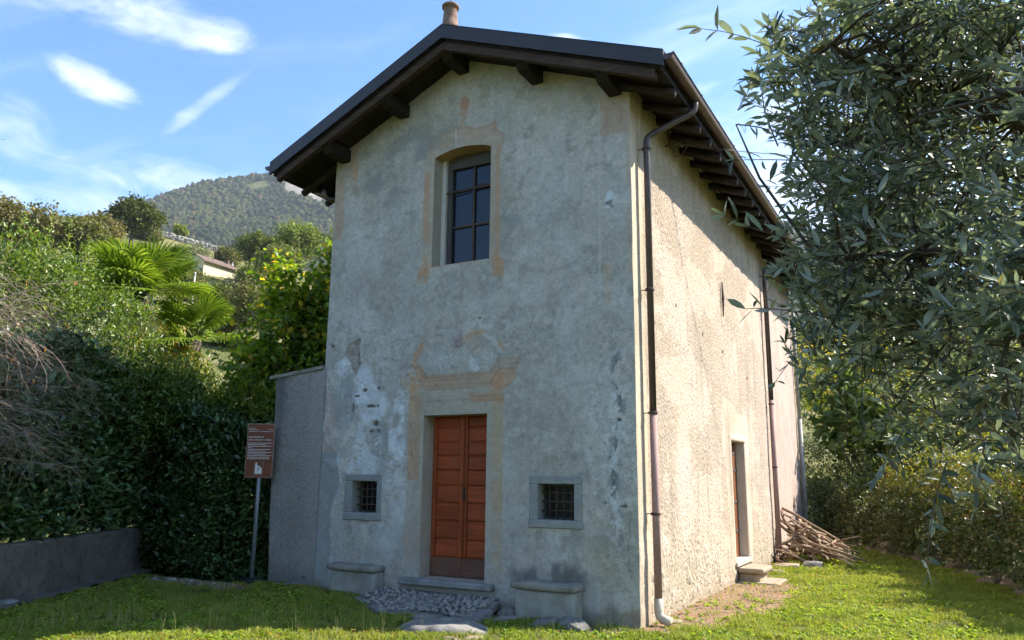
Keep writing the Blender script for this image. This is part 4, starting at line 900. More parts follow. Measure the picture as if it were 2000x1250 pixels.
# ================================================================== stones, benches, steps
def rock_mesh(name, mat, rng, sx=1, sy=1, sz=1, jit=.22, flat=.0):
    d = 1+jit*(rng.random((len(ICO_V), 1))-.5)*2; v = ICO_V*d
    if flat: v[:, 2] = np.clip(v[:, 2], -flat, flat)
    me = bpy.data.meshes.new(name); me.from_pydata((v*np.array([sx, sy, sz])).tolist(), [], ICO_F.tolist()); me.materials.append(mat); return me
rg = np.random.default_rng(21)
M_rock = simple('grey_rock', (0.115, 0.108, 0.098), (0.27, 0.255, 0.232), 7, .9, .7, 40, .012, .2, 0, .18)
M_rockw = simple('tan_rock', (0.20, 0.15, 0.10), (0.38, 0.30, 0.215), 6, .92, .7, 40, .012, .2, 0, .22)
M_cob = simple('cobble', (0.16, 0.148, 0.13), (0.35, 0.325, 0.29), 9, .85, .5, 60, .006, .25, 0, .28)
M_bench = simple('bench_stone', (0.17, 0.155, 0.125), (0.34, 0.315, 0.265), 5, .92, .7, 40, .012)
M_benchb = simple('bench_render', (0.21, 0.20, 0.165), (0.40, 0.385, 0.33), 3.5, .95, .6, 45, .010)

def relief_box(x0, x1, y0, y1, z0, z1, step, amp, seed, rounding=.02):
    """box whose faces are a grid with worn relief"""
    nx, ny, nz = [max(2, int((q1-q0)/step)) for q0, q1 in ((x0, x1), (y0, y1), (z0, z1))]
    vs = {}; V = []; F = []
    def vid(i, j, k):
        key = (i, j, k)
        if key not in vs:
            p = np.array([x0+(x1-x0)*i/nx, y0+(y1-y0)*j/ny, z0+(z1-z0)*k/nz]); vs[key] = len(V); V.append(p)
        return vs[key]
    for i in range(nx):
        for j in range(ny): F += [(vid(i, j, 0), vid(i, j+1, 0), vid(i+1, j+1, 0), vid(i+1, j, 0)), (vid(i, j, nz), vid(i+1, j, nz), vid(i+1, j+1, nz), vid(i, j+1, nz))]
    for i in range(nx):
        for k in range(nz): F += [(vid(i, 0, k), vid(i+1, 0, k), vid(i+1, 0, k+1), vid(i, 0, k+1)), (vid(i, ny, k), vid(i, ny, k+1), vid(i+1, ny, k+1), vid(i+1, ny, k))]
    for j in range(ny):
        for k in range(nz): F += [(vid(0, j, k), vid(0, j, k+1), vid(0, j+1, k+1), vid(0, j+1, k)), (vid(nx, j, k), vid(nx, j+1, k), vid(nx, j+1, k+1), vid(nx, j, k+1))]
    V = np.array(V); c = np.array([(x0+x1)/2, (y0+y1)/2, (z0+z1)/2]); h = np.array([(x1-x0)/2, (y1-y0)/2, (z1-z0)/2])
    q = V-c; inner = np.clip(q, -(h-rounding), h-rounding); d = q-inner; ln = np.linalg.norm(d, axis=1, keepdims=True)
    V = c+inner+np.where(ln > 1e-9, d/np.maximum(ln, 1e-9)*np.minimum(ln, rounding), 0)
    u = V[:, 0]*7+V[:, 2]*3; w = V[:, 1]*7-V[:, 2]*6
    nrm = d/np.maximum(ln, 1e-9)
    V = V+nrm*(amp*(fbm(u, w, 4, seed)-.5)*2)[:, None]
    return V, np.array(F)
def bench(x0, x1, zt, zg, label, depth=.27):
    e = empty('stone_bench', (.5*(x0+x1), -.13, zg)); tag(e, label, 'bench', 'stone benches built against the front wall')
    V, F = relief_box(x0, x1, -depth, -.004, zt-.085, zt, .028, .010, 3+int(x0), .03); V -= np.array(e.location); npmesh('seat_slab', V, F, M_bench, e)
    V, F = relief_box(x0+.05, x1-.02, -depth+.035, -.003, zg-.12, zt-.087, .035, .014, 9+int(x0), .02); V -= np.array(e.location); npmesh('base', V, F, M_benchb, e)
    return e
bench(.47, 1.32, .475, .10, 'shorter worn stone bench under the small window left of the door')
bench(3.42, 4.28, .450, .02, 'stone bench below the dark soot stain right of the door', .30)

# cobbled landing in front of the door
land = empty('cobbled_landing', (2.3, -.5, .1)); tag(land, 'low cobbled landing with rough edge stones before the orange door', 'landing')
def in_land(x, y): return poly_mask(np.array([x]), np.array([y]), [(1.42, -.10), (1.30, -.50), (2.0, -1.02), (3.28, -1.12), (3.12, -.10)])[0]
def land_z(x, y): return .222+.075*y+.012*math.sin(x*5)
bed = MB(); pts = [(1.42, -.02), (1.30, -.50), (2.0, -1.02), (3.28, -1.12), (3.12, -.02)]
bed.add([(x, y, land_z(x, y)-.03) for x, y in pts]+[(x, y, -.1) for x, y in pts], [(0, 1, 2, 3, 4)]+[(i, i+5, (i+1) % 5+5, (i+1) % 5) for i in range(5)])
bed.v = [(a-2.3, b+.5, c-.1) for a, b, c in bed.v]
bed.build('mortar_bed', simple('dusty_mortar', (0.13, 0.12, 0.105), (0.24, 0.225, 0.20), 9, .95, .7, 60, .01), land)
cob_me = [rock_mesh('cobble', M_cob, rg, 1, .85, .75, .09) for _ in range(6)]
for me in cob_me: me.polygons.foreach_set('use_smooth', np.ones(len(me.polygons), bool))
rc = random.Random(4); placed = []
for tr in range(9000):
    x, y = rc.uniform(1.40, 3.2), rc.uniform(-1.0, -.13)
    if not in_land(x, y): continue
    if x < 1.7 and y < -.35 and rc.random() < .6: continue
    r_ = rc.uniform(.020, .038)
    if any((x-a)**2+(y-b)**2 < (.82*(r_+c))**2 for a, b, c in placed): continue
    placed.append((x, y, r_))
    if len(placed) >= 290: break
for x, y, r_ in placed:
    from_mesh('cobble', rc.choice(cob_me), land, Matrix.Translation((x-2.3, y+.5, land_z(x, y)-.1-.016)) @ Matrix.Rotation(rc.uniform(0, 6.28), 4, 'Z') @ Matrix.Rotation(rc.uniform(-.3, .3), 4, 'X') @ Matrix.Diagonal((r_*rc.uniform(1., 1.35), r_, r_*.95, 1)))
for i, (xa_, ya_, xb_, yb_, w_) in enumerate([(1.34, -.52, 1.72, -.80, .13), (1.74, -.82, 2.12, -1.04, .12), (2.16, -1.06, 2.50, -1.10, .11), (2.54, -1.10, 2.86, -1.12, .12), (2.90, -1.12, 3.30, -1.06, .16), (3.27, -.98, 3.19, -.50, .13), (3.18, -.46, 3.10, -.14, .10), (1.31, -.44, 1.42, -.15, .10), (1.50, -.45, 1.80, -.62, .12)]):
    l_ = math.hypot(xb_-xa_, yb_-ya_)/2*1.04; V, F = relief_box(-l_, l_, -w_*.85, w_*.85, -.13, .004, .024, .026, 70+i, .020)
    V[:, 1] += .05*(fbm(V[:, 0]*4, V[:, 0]*0+i, 3, 75)-.5); V[:, 2] += .03*(fbm(V[:, 0]*5, V[:, 1]*5, 3, 77)-.5)
    o = npmesh('edge_stone', V, F, M_rock, land); o.matrix_local = Matrix.Translation(((xa_+xb_)/2-2.3, (ya_+yb_)/2+.5, land_z(0, (ya_+yb_)/2)-.1-.035)) @ Matrix.Rotation(math.atan2(yb_-ya_, xb_-xa_), 4, 'Z')
# loose stones
def stone(name, loc, s, label, mat=M_rock, rz=0, jit=.18, flat=.7, group='loose stones round the chapel'):
    me = rock_mesh(name, mat, rg, *s, jit, flat); o = from_mesh(name, me); o.location = loc; o.rotation_euler = (0, 0, rz); tag(o, label, 'stone', group); return o
V, F = relief_box(-.62, .62, -.30, .30, -.12, .07, .03, .020, 41, .09)
V[:, 2] += .05*(fbm(V[:, 0]*2.2, V[:, 1]*2.2, 4, 43)-.5)-.10*sstep(.25, .62, np.abs(V[:, 0]))*(V[:, 2] > -.02); V[:, 1] *= 1-.35*sstep(.2, .62, np.abs(V[:, 0]))
o = npmesh('flat_boulder', V, F, M_rock); o.location = (3.16, -1.34, gz1(3.2, -1.4)+.005); o.rotation_euler = (0, 0, .40); tag(o, 'long flat boulder lying in the grass before the cobbled landing', 'stone', 'loose stones round the chapel')
for loc, s, lab, mt in [((3.98, -.42, .01), (.22, .13, .12), 'blunt grey stone at the foot of the right-hand bench', M_rock), ((4.30, -.36, .02), (.28, .15, .13), 'broad grey rock between the bench and the chapel corner', M_rock),
                        ((3.47, -.50, .03), (.17, .10, .07), 'small flat stone beside the bench and landing', M_rock), ((3.34, -.62, .03), (.10, .07, .05), 'smallest pebble-like stone next to the landing corner', M_rock), ((3.38, -.22, .06), (.15, .10, .10), 'dark stone wedged between landing and bench', M_rock),
                        ((3.72, -1.56, .02), (.13, .09, .06), 'sunlit pale stone right of the flat boulder', M_rockw), ((3.50, -1.72, .02), (.14, .09, .06), 'pale stone in sunlit grass before the flat boulder', M_rockw),
                        ((5.42, -.08, .0), (.30, .20, .035), 'flat pale slab under the white drain elbow', M_rockw), ((5.18, .62, .01), (.12, .10, .03), 'thin pale tile on the soil behind the downpipe', M_rockw),
                        ((-2.35, -.85, .12), (.07, .05, .04), 'pale grey pebble at the edge of the shady lawn', M_cob), ((-2.05, -.78, .12), (.09, .06, .05), 'larger pale grey stone at the hedge foot', M_cob), ((-1.75, -.70, .12), (.06, .05, .04), 'small grey stone near the hedge foot', M_cob),
                        ((-1.92, -3.20, .13), (.14, .11, .06), 'mossy stone stub by the low garden wall', M_rock), ((-.35, -.12, .10), (.16, .08, .06), 'flat stone against the rough buttress wall', M_rock), ((-.55, -.15, .10), (.08, .06, .05), 'lump of rubble by the sign foot', M_rock),
                        ((5.35, 7.15, .03), (.28, .20, .10), 'pale rock at the foot of the side wall before the sticks', M_rockw), ((5.75, 7.45, .05), (.22, .20, .13), 'grey boulder half under the stick pile', M_rock), ((5.30, 6.4, .02), (.16, .12, .05), 'flat pale stone between step and stick pile', M_rockw)]:
    stone('stone', loc, s, lab, mt, random.uniform(0, 3))
# side step below the little door
st_ = empty('stone_step', (5.2, 5.0, 0)); tag(st_, 'single moulded stone step under the side door', 'step')
M_ss = simple('sunny_stone', (0.27, 0.215, 0.15), (0.42, 0.35, 0.26), 6, .92, .6, 50, .008)
V, F = relief_box(W+.02-5.2, W+.44-5.2, -.34, .40, .155, .235, .03, .006, 51, .02); npmesh('tread', V, F, M_ss, st_)
V, F = relief_box(W+.01-5.2, W+.36-5.2, -.26, .32, -.05, .154, .035, .006, 55, .02); npmesh('block', V, F, M_ss, st_)
V, F = relief_box(W+.0-5.2, W+.66-5.2, -.36, .48, -.06, .022, .04, .006, 57, .015); npmesh('base_slab', V, F, M_ss, st_)

# ================================================================== rough buttress wall left of the facade
bw = empty('buttress_wall', (-.5, .1, .1)); tag(bw, 'rough grey roughcast wall stub joining the chapel front on its left', 'wall')
us = np.linspace(0, 1, 120); zs_ = np.linspace(-.15, 3.16, 330); U_, Z_ = np.meshgrid(us, zs_)
xl = np.interp(Z_, [0, 1.2, 3.2], [-.93, -1.01, -1.06])
X_ = xl+(0.035-xl)*U_
topz = np.interp(X_, [-1.07, 0], [3.16, 3.27]); Z_ = Z_*topz/3.16
w1, w2, wid = worley(X_*46, Z_*46, 9); pb = np.sqrt(np.clip(1-(w1/.62)**2, 0, 1)); nn = fbm(X_*3, Z_*3, 5, 501, .6); nf = fbm(X_*20, Z_*20, 3, 503)
smooth_band = sstep(-.30, -.16, X_+.10*(nn-.5))
Hh = (.0055*pb*(.4+wid)+.004*(nf-.5))*(1-smooth_band)+.004*(nn-.5)
cb = lerp((0.25, 0.235, 0.21), (0.36, 0.335, 0.30), nn)*(.85+.3*nf)[..., None]; cb = lerp(cb, np.array((.34, .325, .295)), smooth_band*.8)
dk = np.exp(-((X_+.88)/.16)**2)*sstep(1.6, 3.0, Z_); cb = lerp(cb, (.095, .095, .095), .7*dk); cb = lerp(cb, (.12, .12, .11), .5*sstep(.5, .1, Z_))
Yb = -.02-Hh+.10*sstep(.10, 0, U_)**2
V = np.stack([X_+.5, Yb-.1, Z_-.1], -1).reshape(-1, 3); a, b = X_.shape; I = np.arange(a*b).reshape(a, b); Q = np.stack([I[:-1, :-1], I[:-1, 1:], I[1:, 1:], I[1:, :-1]], -1).reshape(-1, 4)
npmesh('front_face', V, Q, M_rough, bw, True, cb.reshape(-1, 3))
m = MB().add([(-.93, .08, -.2), (-1.06, .08, 3.16), (-1.06, .50, 3.16), (-.93, .50, -.2)], [(0, 1, 2, 3)]); m.v = [(x+.5, y-.1, z-.1) for x, y, z in m.v]; m.build('end_face', M_plain, bw)
m = MB()
prf = [(-1.10, 3.150), (.0, 3.262), (.0, 3.31), (-1.10, 3.205)]
vs = [(x+.5, -.055-.1, z-.1) for x, z in prf]+[(x+.5, .52-.1, z-.1) for x, z in prf]
m.add(vs, [(0, 1, 2, 3), (7, 6, 5, 4), (0, 4, 5, 1), (1, 5, 6, 2), (2, 6, 7, 3), (3, 7, 4, 0)]); m.build('coping', M_bench, bw)
MB().lathe((-.16+.5, -.03-.1, .22-.1), [(.03, 0), (.03, .01)], 10).build('drain_hole', M_dark, bw)

# ================================================================== brown information sign
sg = empty('information_sign', (-1.0, -.22, .10), None, R(27)); tag(sg, 'brown heritage information sign on grey post before the hedge', 'sign')
M_post = simple('galvanised_post', (0.20, 0.215, 0.23), (0.30, 0.315, 0.335), 6, .5, .1, 40, .002, .5, .4)
MB().tube([(0, 0, 0.02), (0, 0, 2.30)], .030, 14).build('post', M_post, sg, True)
m = MB().lathe((0, 0, -.02), [(.19, 0), (.205, .06), (.19, .085), (.05, .09)], 4); m.build('foot', simple('black_rubber', (.012, .013, .015), (.03, .032, .035), 8, .6), sg)
pw, ph, pz = .210, .405, 1.935
def rrect(w, h, r, n=5):
    out = []
    for cx_, cz_, a0 in ((w-r, h-r, 0), (-w+r, h-r, 90), (-w+r, -h+r, 180), (w-r, -h+r, 270)):
        for k in range(n+1): q = math.radians(a0+90*k/n); out.append((cx_+r*math.cos(q), cz_+r*math.sin(q)))
    return out
def plate(prof, y0, y1, zc, name, mat, parent, xo=0):
    m = MB(); n = len(prof); vs = [(x+xo, y0, z+zc) for x, z in prof]+[(x+xo, y1, z+zc) for x, z in prof]
    m.add(vs, [tuple(range(n)), tuple(range(2*n-1, n-1, -1))]+[(i, i+n, (i+1) % n+n, (i+1) % n) for i in range(n)]); return m.build(name, mat, parent)
t = NT('sign_brown'); t.bsdf(t.ramp(t.noise(t.pos(), 9, 4), [(.3, (0.135, 0.034, 0.012)), (.7, (0.165, 0.043, 0.016))]), .42, None, Specular_IOR_Level=.4); M_brown = t.m
t = NT('sign_white'); t.bsdf(t.ramp(t.noise(t.pos(), 9, 4), [(.3, (.62, .60, .57)), (.7, (.70, .69, .66))]), .5); M_white = t.m
t = NT('sign_rim'); t.bsdf(t.ramp(t.noise(t.pos(), 9, 4), [(.3, (.30, .20, .17)), (.7, (.36, .25, .21))]), .5); M_rim = t.m
panel = plate(rrect(pw, ph, .018), -.052, -.034, pz, 'panel', M_rim, sg)
plate(rrect(pw-.009, ph-.009, .012), -.0555, -.0525, pz, 'face', M_brown, panel)
def txt(s, x, z, size, align='LEFT', name='lettering'):
    cu = bpy.data.curves.new(name, 'FONT'); cu.body = s; cu.size = size; cu.align_x = align; cu.fill_mode = 'FRONT'; cu.offset = size*.010
    o = bpy.data.objects.new(name, cu); cu.materials.append(M_white); COL.objects.link(o)
    me = bpy.data.meshes.new_from_object(o.evaluated_get(bpy.context.evaluated_depsgraph_get())); bpy.data.objects.remove(o)
    o = bpy.data.objects.new(name, me); link(o, panel); o.rotation_euler = (math.pi/2, 0, 0); o.location = (x, -.0575, z); return o
zt = pz+ph
txt('Comune di', -.185, zt-.075, .021); txt('Mandello del Lario', -.185, zt-.100, .021); txt('Assessorato al Turismo', -.185, zt-.125, .021)
txt('Proloco', .185, zt-.095, .021, 'RIGHT'); txt('Mandello del Lario', .185, zt-.125, .021, 'RIGHT')
txt('SANTUARIO DI', -.185, zt-.215, .034); txt('MARIA NASCENTE A DEBBIO', -.185, zt-.255, .0275)
rt = random.Random(9); lm_ = MB()
for i, wl_ in enumerate([.37, .27, .36, .065, .345, .27, .37, .28, .37, .34, .345]):
    x = -.185; z = zt-.300-i*.0235
    while x < -.185+wl_-.01:
        l_ = min(rt.uniform(.012, .045), -.185+wl_-x); lm_.add([(x, -.0572, z), (x+l_, -.0572, z), (x+l_, -.0572, z+.0085), (x, -.0572, z+.0085)], [(0, 1, 2, 3)]); x += l_+.007
o = lm_.build('small_print', M_white, panel); o['kind'] = 'stuff'; o['label'] = 'eleven lines of small white print'
plate(rrect(.070, .098, .012), -.0585, -.0560, pz-ph+.135, 'pictogram_frame', M_rim, panel)
plate(rrect(.066, .094, .010), -.0600, -.0590, pz-ph+.135, 'pictogram_field', M_brown, panel)
zc_ = pz-ph+.135
plate([(-.052, -.080), (.052, -.080), (.052, .0), (.004, .045), (-.010, .030), (-.020, .040), (-.020, .070), (-.028, .086), (-.044, .086), (-.052, .070)], -.0625, -.0605, zc_, 'church_pictogram', M_white, panel)
o = MB().box(-.004, .004, -.0640, -.0628, zc_-.065, zc_+.018).build('cross', M_brown, panel); MB().box(-.018, .018, -.0640, -.0628, zc_-.008, zc_+.000).build('cross', M_brown, panel)

# ================================================================== low garden wall and its gutter path
def wall_line(pts, th, h, name, mat, label, cat, step=.06, amp=.012):
    e = empty(name, (pts[0][0], pts[0][1], 0)); tag(e, label, cat); P0 = np.array(e.location)
    s = [0]
    for a, b in zip(pts[:-1], pts[1:]): s.append(s[-1]+math.hypot(b[0]-a[0], b[1]-a[1]))
    S_ = np.arange(0, s[-1], step); px_ = np.interp(S_, s, [p[0] for p in pts]); py_ = np.interp(S_, s, [p[1] for p in pts])
    tx = np.gradient(px_); ty = np.gradient(py_); ln = np.hypot(tx, ty); nx = ty/ln; ny = -tx/ln
    zz_ = np.arange(-.15, h+.001, step*.6)
    prof = [(0., z) for z in zz_]+[(k, h) for k in np.arange(step, th, step)]+[(th, h), (th, 0)]
    V = []; 
    for d, z in prof:
        r_ = amp*(fbm(S_*5, S_*0+z*5+d*5, 4, 601)-.5)*2
        V.append(np.stack([px_-nx*d+nx*r_, py_-ny*d+ny*r_, np.full_like(px_, z)+gz(px_, py_)*.0+(r_*.5 if z >= h-.001 else 0)], -1))
    V = np.array(V); a, b = V.shape[:2]; I = np.arange(a*b).reshape(a, b); Q = np.stack([I[:-1, :-1], I[:-1, 1:], I[1:, 1:], I[1:, :-1]], -1).reshape(-1, 4)
    o = npmesh('wall_body', V.reshape(-1, 3)-P0, Q, mat, e); return e
t = NT('stained_concrete'); v = t.pos()
c = t.ramp(t.noise(v, 2.5, 7, .65), [(.3, (.10, .084, .068)), (.7, (.205, .172, .14))])
c = t.mix(t.ramp(t.noise(v, 14, 5, .7), [(.56, (0, 0, 0)), (.66, (.8, .8, .8))]), c, (.045, .047, .040))
t.bsdf(c, .93, t.bump(t.noise(v, 30, 5, .65), .6, .012), Specular_IOR_Level=.15); M_conc = t.m
WALLP = [(-.6, -6.4), (-1.85, -3.55), (-2.55, -2.25), (-3.6, -.25), (-4.2, 1.0)]
wall_line(WALLP, .22, .80, 'garden_wall', M_conc, 'low stained concrete garden wall below the dark laurel hedge', 'wall')
m = MB()
for (x0, y0), (x1, y1) in zip(WALLP[:3], WALLP[1:4]):
    dx, dy = x1-x0, y1-y0; l_ = math.hypot(dx, dy); nx, ny = dy/l_, -dx/l_
    nx, ny = abs(nx), abs(ny)*(1 if dy/l_*0+1 else 1)
    k = 14
    for i in range(k):
        a0, a1 = i/k, (i+1)/k
        q = [(x0+dx*a0, y0+dy*a0, 0), (x0+dx*a1, y0+dy*a1, 0)]
        ww = [.34+.05*math.sin(i*1.7), .34+.05*math.sin((i+1)*1.7)]
        m.add([(q[0][0], q[0][1], .125), (q[0][0]+.9*ww[0], q[0][1]+.45*ww[0], .135), (q[1][0]+.9*ww[1], q[1][1]+.45*ww[1], .135), (q[1][0], q[1][1], .125)], [(0, 1, 2, 3)])
o = m.build('path', M_conc); o['kind'] = 'structure'

# ================================================================== sticks piled by the rear downpipe: each stick lies on its own
M_stick = [wood('bleached_stick_%s' % n, a_, b_, 'X', .85) for n, a_, b_ in (('pale', (0.34, 0.25, 0.17), (0.52, 0.41, 0.30)), ('tan', (0.24, 0.16, 0.10), (0.42, 0.30, 0.20)), ('brown', (0.12, 0.075, 0.045), (0.27, 0.175, 0.11)))]
rs_ = random.Random(17)
def pile_h(x, y):
    q = max(0, 1-((x-5.05)/1.55)) ; w_ = math.exp(-((y-8.75+.55*(x-5.0))/.62)**2); return .92*q*w_
for i in range(120):
    big = i < 66
    u = rs_.random(); l_ = rs_.uniform(.45, 1.35) if big else rs_.uniform(.25, .6)
    cx_ = 5.12+rs_.uniform(.05, 1.05); cy_ = 8.75-.55*(cx_-5.0)+rs_.gauss(0, .36)
    top = pile_h(cx_, cy_); z_ = gz1(cx_, cy_)+.03+top*math.sqrt(rs_.random())
    ang = rs_.gauss(-.62, .62) if big else rs_.uniform(-2.2, 1.6)
    slope = -.42*(.4+.6*top/.9)+rs_.gauss(0, .20)
    d = Vector((math.cos(ang), math.sin(ang), slope)).normalized()
    s_ = Vector((-d.y, d.x, 0)); bend = rs_.uniform(-.24, .24)*l_; pts = []
    r0 = rs_.uniform(.014, .034); rr = []
    for k in range(5):
        q = (k/4-.5); pts.append(d*(q*l_)+s_*(bend*(1-4*q*q))+Vector((0, 0, rs_.uniform(-.015, .015)))); rr.append(r0*(1.05-.45*k/4)*rs_.uniform(.9, 1.1))
    c_ = Vector((cx_, cy_, z_)); lo = min(p.x+c_.x for p in pts)
    if lo < W+.06: c_.x += W+.06-lo
    if rs_.random() < .4:   # a stub of a side twig
        pass
    zmin = min((p+c_).z-gz1((p+c_).x, (p+c_).y) for p in pts)
    if zmin < .015: c_.z += .015-zmin
    m = MB().tube(pts, rr, 6)
    if rs_.random() < .45: b0 = pts[rs_.choice((1, 2, 3))]; m.tube([b0, b0+Vector((rs_.uniform(-.1, .1), rs_.uniform(-.1, .1), rs_.uniform(-.02, .12)))], [r0*.6, r0*.35], 5)
    o = m.build('stick', rs_.choice(M_stick), None, True); o.location = c_
    tag(o, 'dry branch in the heap of sticks against the side wall', 'stick', 'dry sticks heaped by the rear downpipe')

# ================================================================== wire leaving the eaves
pa, pb_ = Vector((W+.15, 1.45, 6.44)), Vector((11.06, 10.05, 8.6)); m = MB(); pts = []
for k in range(15): q = k/14; pts.append(pa.lerp(pb_, q)-Vector((0, 0, .55*4*q*(1-q)*.5)))
o = m.tube(pts, .007, 5).build('overhead_wire', simple('grey_wire', (.10, .10, .10), (.16, .16, .16), 5, .6), None, True); tag(o, 'thin overhead wire strung from the bracket under the eaves', 'wire')
# ================================================================== foliage helpers
def unit(a): return a/np.maximum(np.linalg.norm(a, axis=-1, keepdims=True), 1e-9)
def rand_dir(n, rng): return unit(rng.normal(size=(n, 3)))
def leaf_mesh(Pt, D, Nn, Ln, Wd, cols, kind='diamond', fold=.18, droop=.12):
    """leaf blades as real little surfaces; returns verts, faces list, colours"""
    n = len(Pt); D = unit(D); S_ = unit(np.cross(D, Nn)); N2 = np.cross(S_, D)
    Ln = np.asarray(Ln)[:, None]*np.ones((n, 1)); Wd = np.asarray(Wd)[:, None]*np.ones((n, 1))
    at = lambda t, s, h: Pt+D*Ln*t+S_*Wd*s+N2*h
    if kind == 'diamond':
        vs = [at(0, 0, 0), at(.48, .5, Wd*fold), at(1, 0, -Ln*droop), at(.48, -.5, Wd*fold)]; k = 4
        F = [np.array([[0, 1, 2], [0, 2, 3]])]
    elif kind == 'oval':
        vs = [at(0, 0, 0), at(.25, .38, Wd*fold*.8), at(.62, .48, Wd*fold-Ln*droop*.35), at(1, 0, -Ln*droop), at(.62, -.48, Wd*fold-Ln*droop*.35), at(.25, -.38, Wd*fold*.8), at(.45, 0, -Ln*droop*.1)]; k = 7
        F = [np.array([[0, 1, 6], [1, 2, 6], [2, 3, 6], [3, 4, 6], [4, 5, 6], [5, 0, 6]])]
    elif kind == 'lance':
        vs = [at(0, 0, 0), at(.28, .42, Wd*fold), at(.28, -.42, Wd*fold), at(.64, .46, Wd*fold-Ln*droop*.4), at(.64, -.46, Wd*fold-Ln*droop*.4), at(1, 0, -Ln*droop), at(.30, 0, 0*Ln), at(.64, 0, -Ln*droop*.4)]; k = 8
        F = [np.array([[0, 1, 6], [0, 6, 2], [3, 5, 7], [7, 5, 4]]), np.array([[1, 3, 7, 6], [6, 7, 4, 2]])]
    elif kind == 'fig':   # five lobes
        pts = [(0, 0), (.15, .30), (.10, .52), (.40, .34), (.55, .60), (.66, .26), (1.0, 0), (.66, -.26), (.55, -.60), (.40, -.34), (.10, -.52), (.15, -.30)]
        vs = [at(a, b, Wd*fold*abs(b)*2-Ln*droop*a*a) for a, b in pts]+[at(.42, 0, -Ln*droop*.15)]; k = 13
        F = [np.array([[i, (i+1) % 12, 12] for i in range(12)])]
    V = np.stack(vs, 1).reshape(-1, 3); off = (np.arange(n)*k)
    Fs = [(f[None]+off[:, None, None]).reshape(-1, f.shape[1]) for f in F]
    return V, Fs, np.repeat(cols, k, 0)
class Leaves:
    def __init__(s): s.V = []; s.F = {3: [], 4: []}; s.C = []; s.n = 0
    def add(s, V, Fs, C):
        for f in Fs: s.F[f.shape[1]].append(f+s.n)
        s.V.append(V); s.C.append(C); s.n += len(V); return s
    def build(s, name, mat, parent=None, kind=None, smooth=False):
        V = np.concatenate(s.V); C = np.concatenate(s.C); F = [np.concatenate(q) for q in s.F.values() if q]
        if parent is not None: V = V-np.array(parent.location)
        o = npmesh(name, V, F, mat, parent, smooth, C)
        if kind: o['kind'] = kind
        return o
def leaf_mat(name, rough=.45, trans=.30, spec=.4, under=None, tint=(1.15, 1.25, .55)):
    t = NT(name); cc = t.attr('Col').outputs[0]
    n_ = t.noise(t.pos(), 25, 3, .6); c = t.mix(.35, cc, t.ramp(n_, [(.3, (.65, .65, .65)), (.7, (1.3, 1.3, 1.25))]), 'MULTIPLY')
    if under is not None:
        bf = t.N('ShaderNodeNewGeometry').outputs['Backfacing']; c = t.mix(bf, c, under)
    b = t.N('ShaderNodeBsdfPrincipled', {'Base Color': c, 'Roughness': rough, 'Specular IOR Level': spec})
    tr = t.N('ShaderNodeBsdfTranslucent', {'Color': t.mix(1.0, c, (*tint, 1), 'MULTIPLY')})
    mx_ = t.N('ShaderNodeMixShader', {0: trans, 1: b.outputs[0], 2: tr.outputs[0]}); t.surf(mx_.outputs[0]); return t.m
FOL = np.array([1.5, 1.42, 1.2])
def pal(rng, n, a, b, extra=None, pe=.0, var=.25):
    c = lerp(a, b, rng.random(n))
    if extra is not None: c = np.where((rng.random(n) < pe)[:, None], lerp(extra, np.array(extra)*.7, rng.random(n)), c)
    return c*FOL*(1+var*(rng.random((n, 1))-.5)*2)
M_bark = simple('bark', (0.045, 0.035, 0.026), (0.12, 0.095, 0.07), 9, .92, .8, 40, .02)
M_barkp = simple('pale_bark', (0.12, 0.10, 0.075), (0.26, 0.225, 0.18), 9, .9, .7, 40, .01)
def blob_cloud(ells, n, rng, cl=.30, nclump=None, inner=.45):
    """leaf points gathered in clumps through ellipsoids; returns points and outward directions"""
    vol = np.array([e[1][0]*e[1][1]*e[1][2] for e in ells])**(2/3); cnt = np.maximum(1, (n*vol/vol.sum()).astype(int)); P_ = []; O_ = []; CC = []
    for (c, r_), m in zip(ells, cnt):
        c = np.array(c, float); r_ = np.array(r_, float)
        k = nclump or max(6, int(10*np.prod(r_)**(2/3)/cl**2)); dd = rand_dir(k, rng); q = (inner+(1-inner)*rng.random((k, 1))**.6); cc_ = c+dd*r_*q
        w = rng.integers(0, k, m); p = cc_[w]+rng.normal(size=(m, 3))*cl*.42*np.minimum(1, r_.min()/cl*1.2)
        P_.append(p); O_.append(unit((p-c)/r_**2)); CC.append(cc_)
    return np.concatenate(P_), np.concatenate(O_), np.concatenate(CC)
def leafy(ells, n, L0, L1, wr, pa, pb_, rng, kind='diamond', extra=None, pe=0, cl=.3, out=.8, up=.25, nclump=None, inner=.45, droop=.12):
    P_, O_, CC = blob_cloud(ells, n, rng, cl, nclump, inner); m = len(P_)
    D = unit(O_*out+rand_dir(m, rng)*.9+np.array([0, 0, up])); Nn = unit(rand_dir(m, rng)*.7+np.array([0, 0, 1.0])+O_*.5)
    Ln = rng.uniform(L0, L1, m); return leaf_mesh(P_, D, Nn, Ln, Ln*wr*rng.uniform(.85, 1.15, m), pal(rng, m, pa, pb_, extra, pe), kind, droop=droop), CC
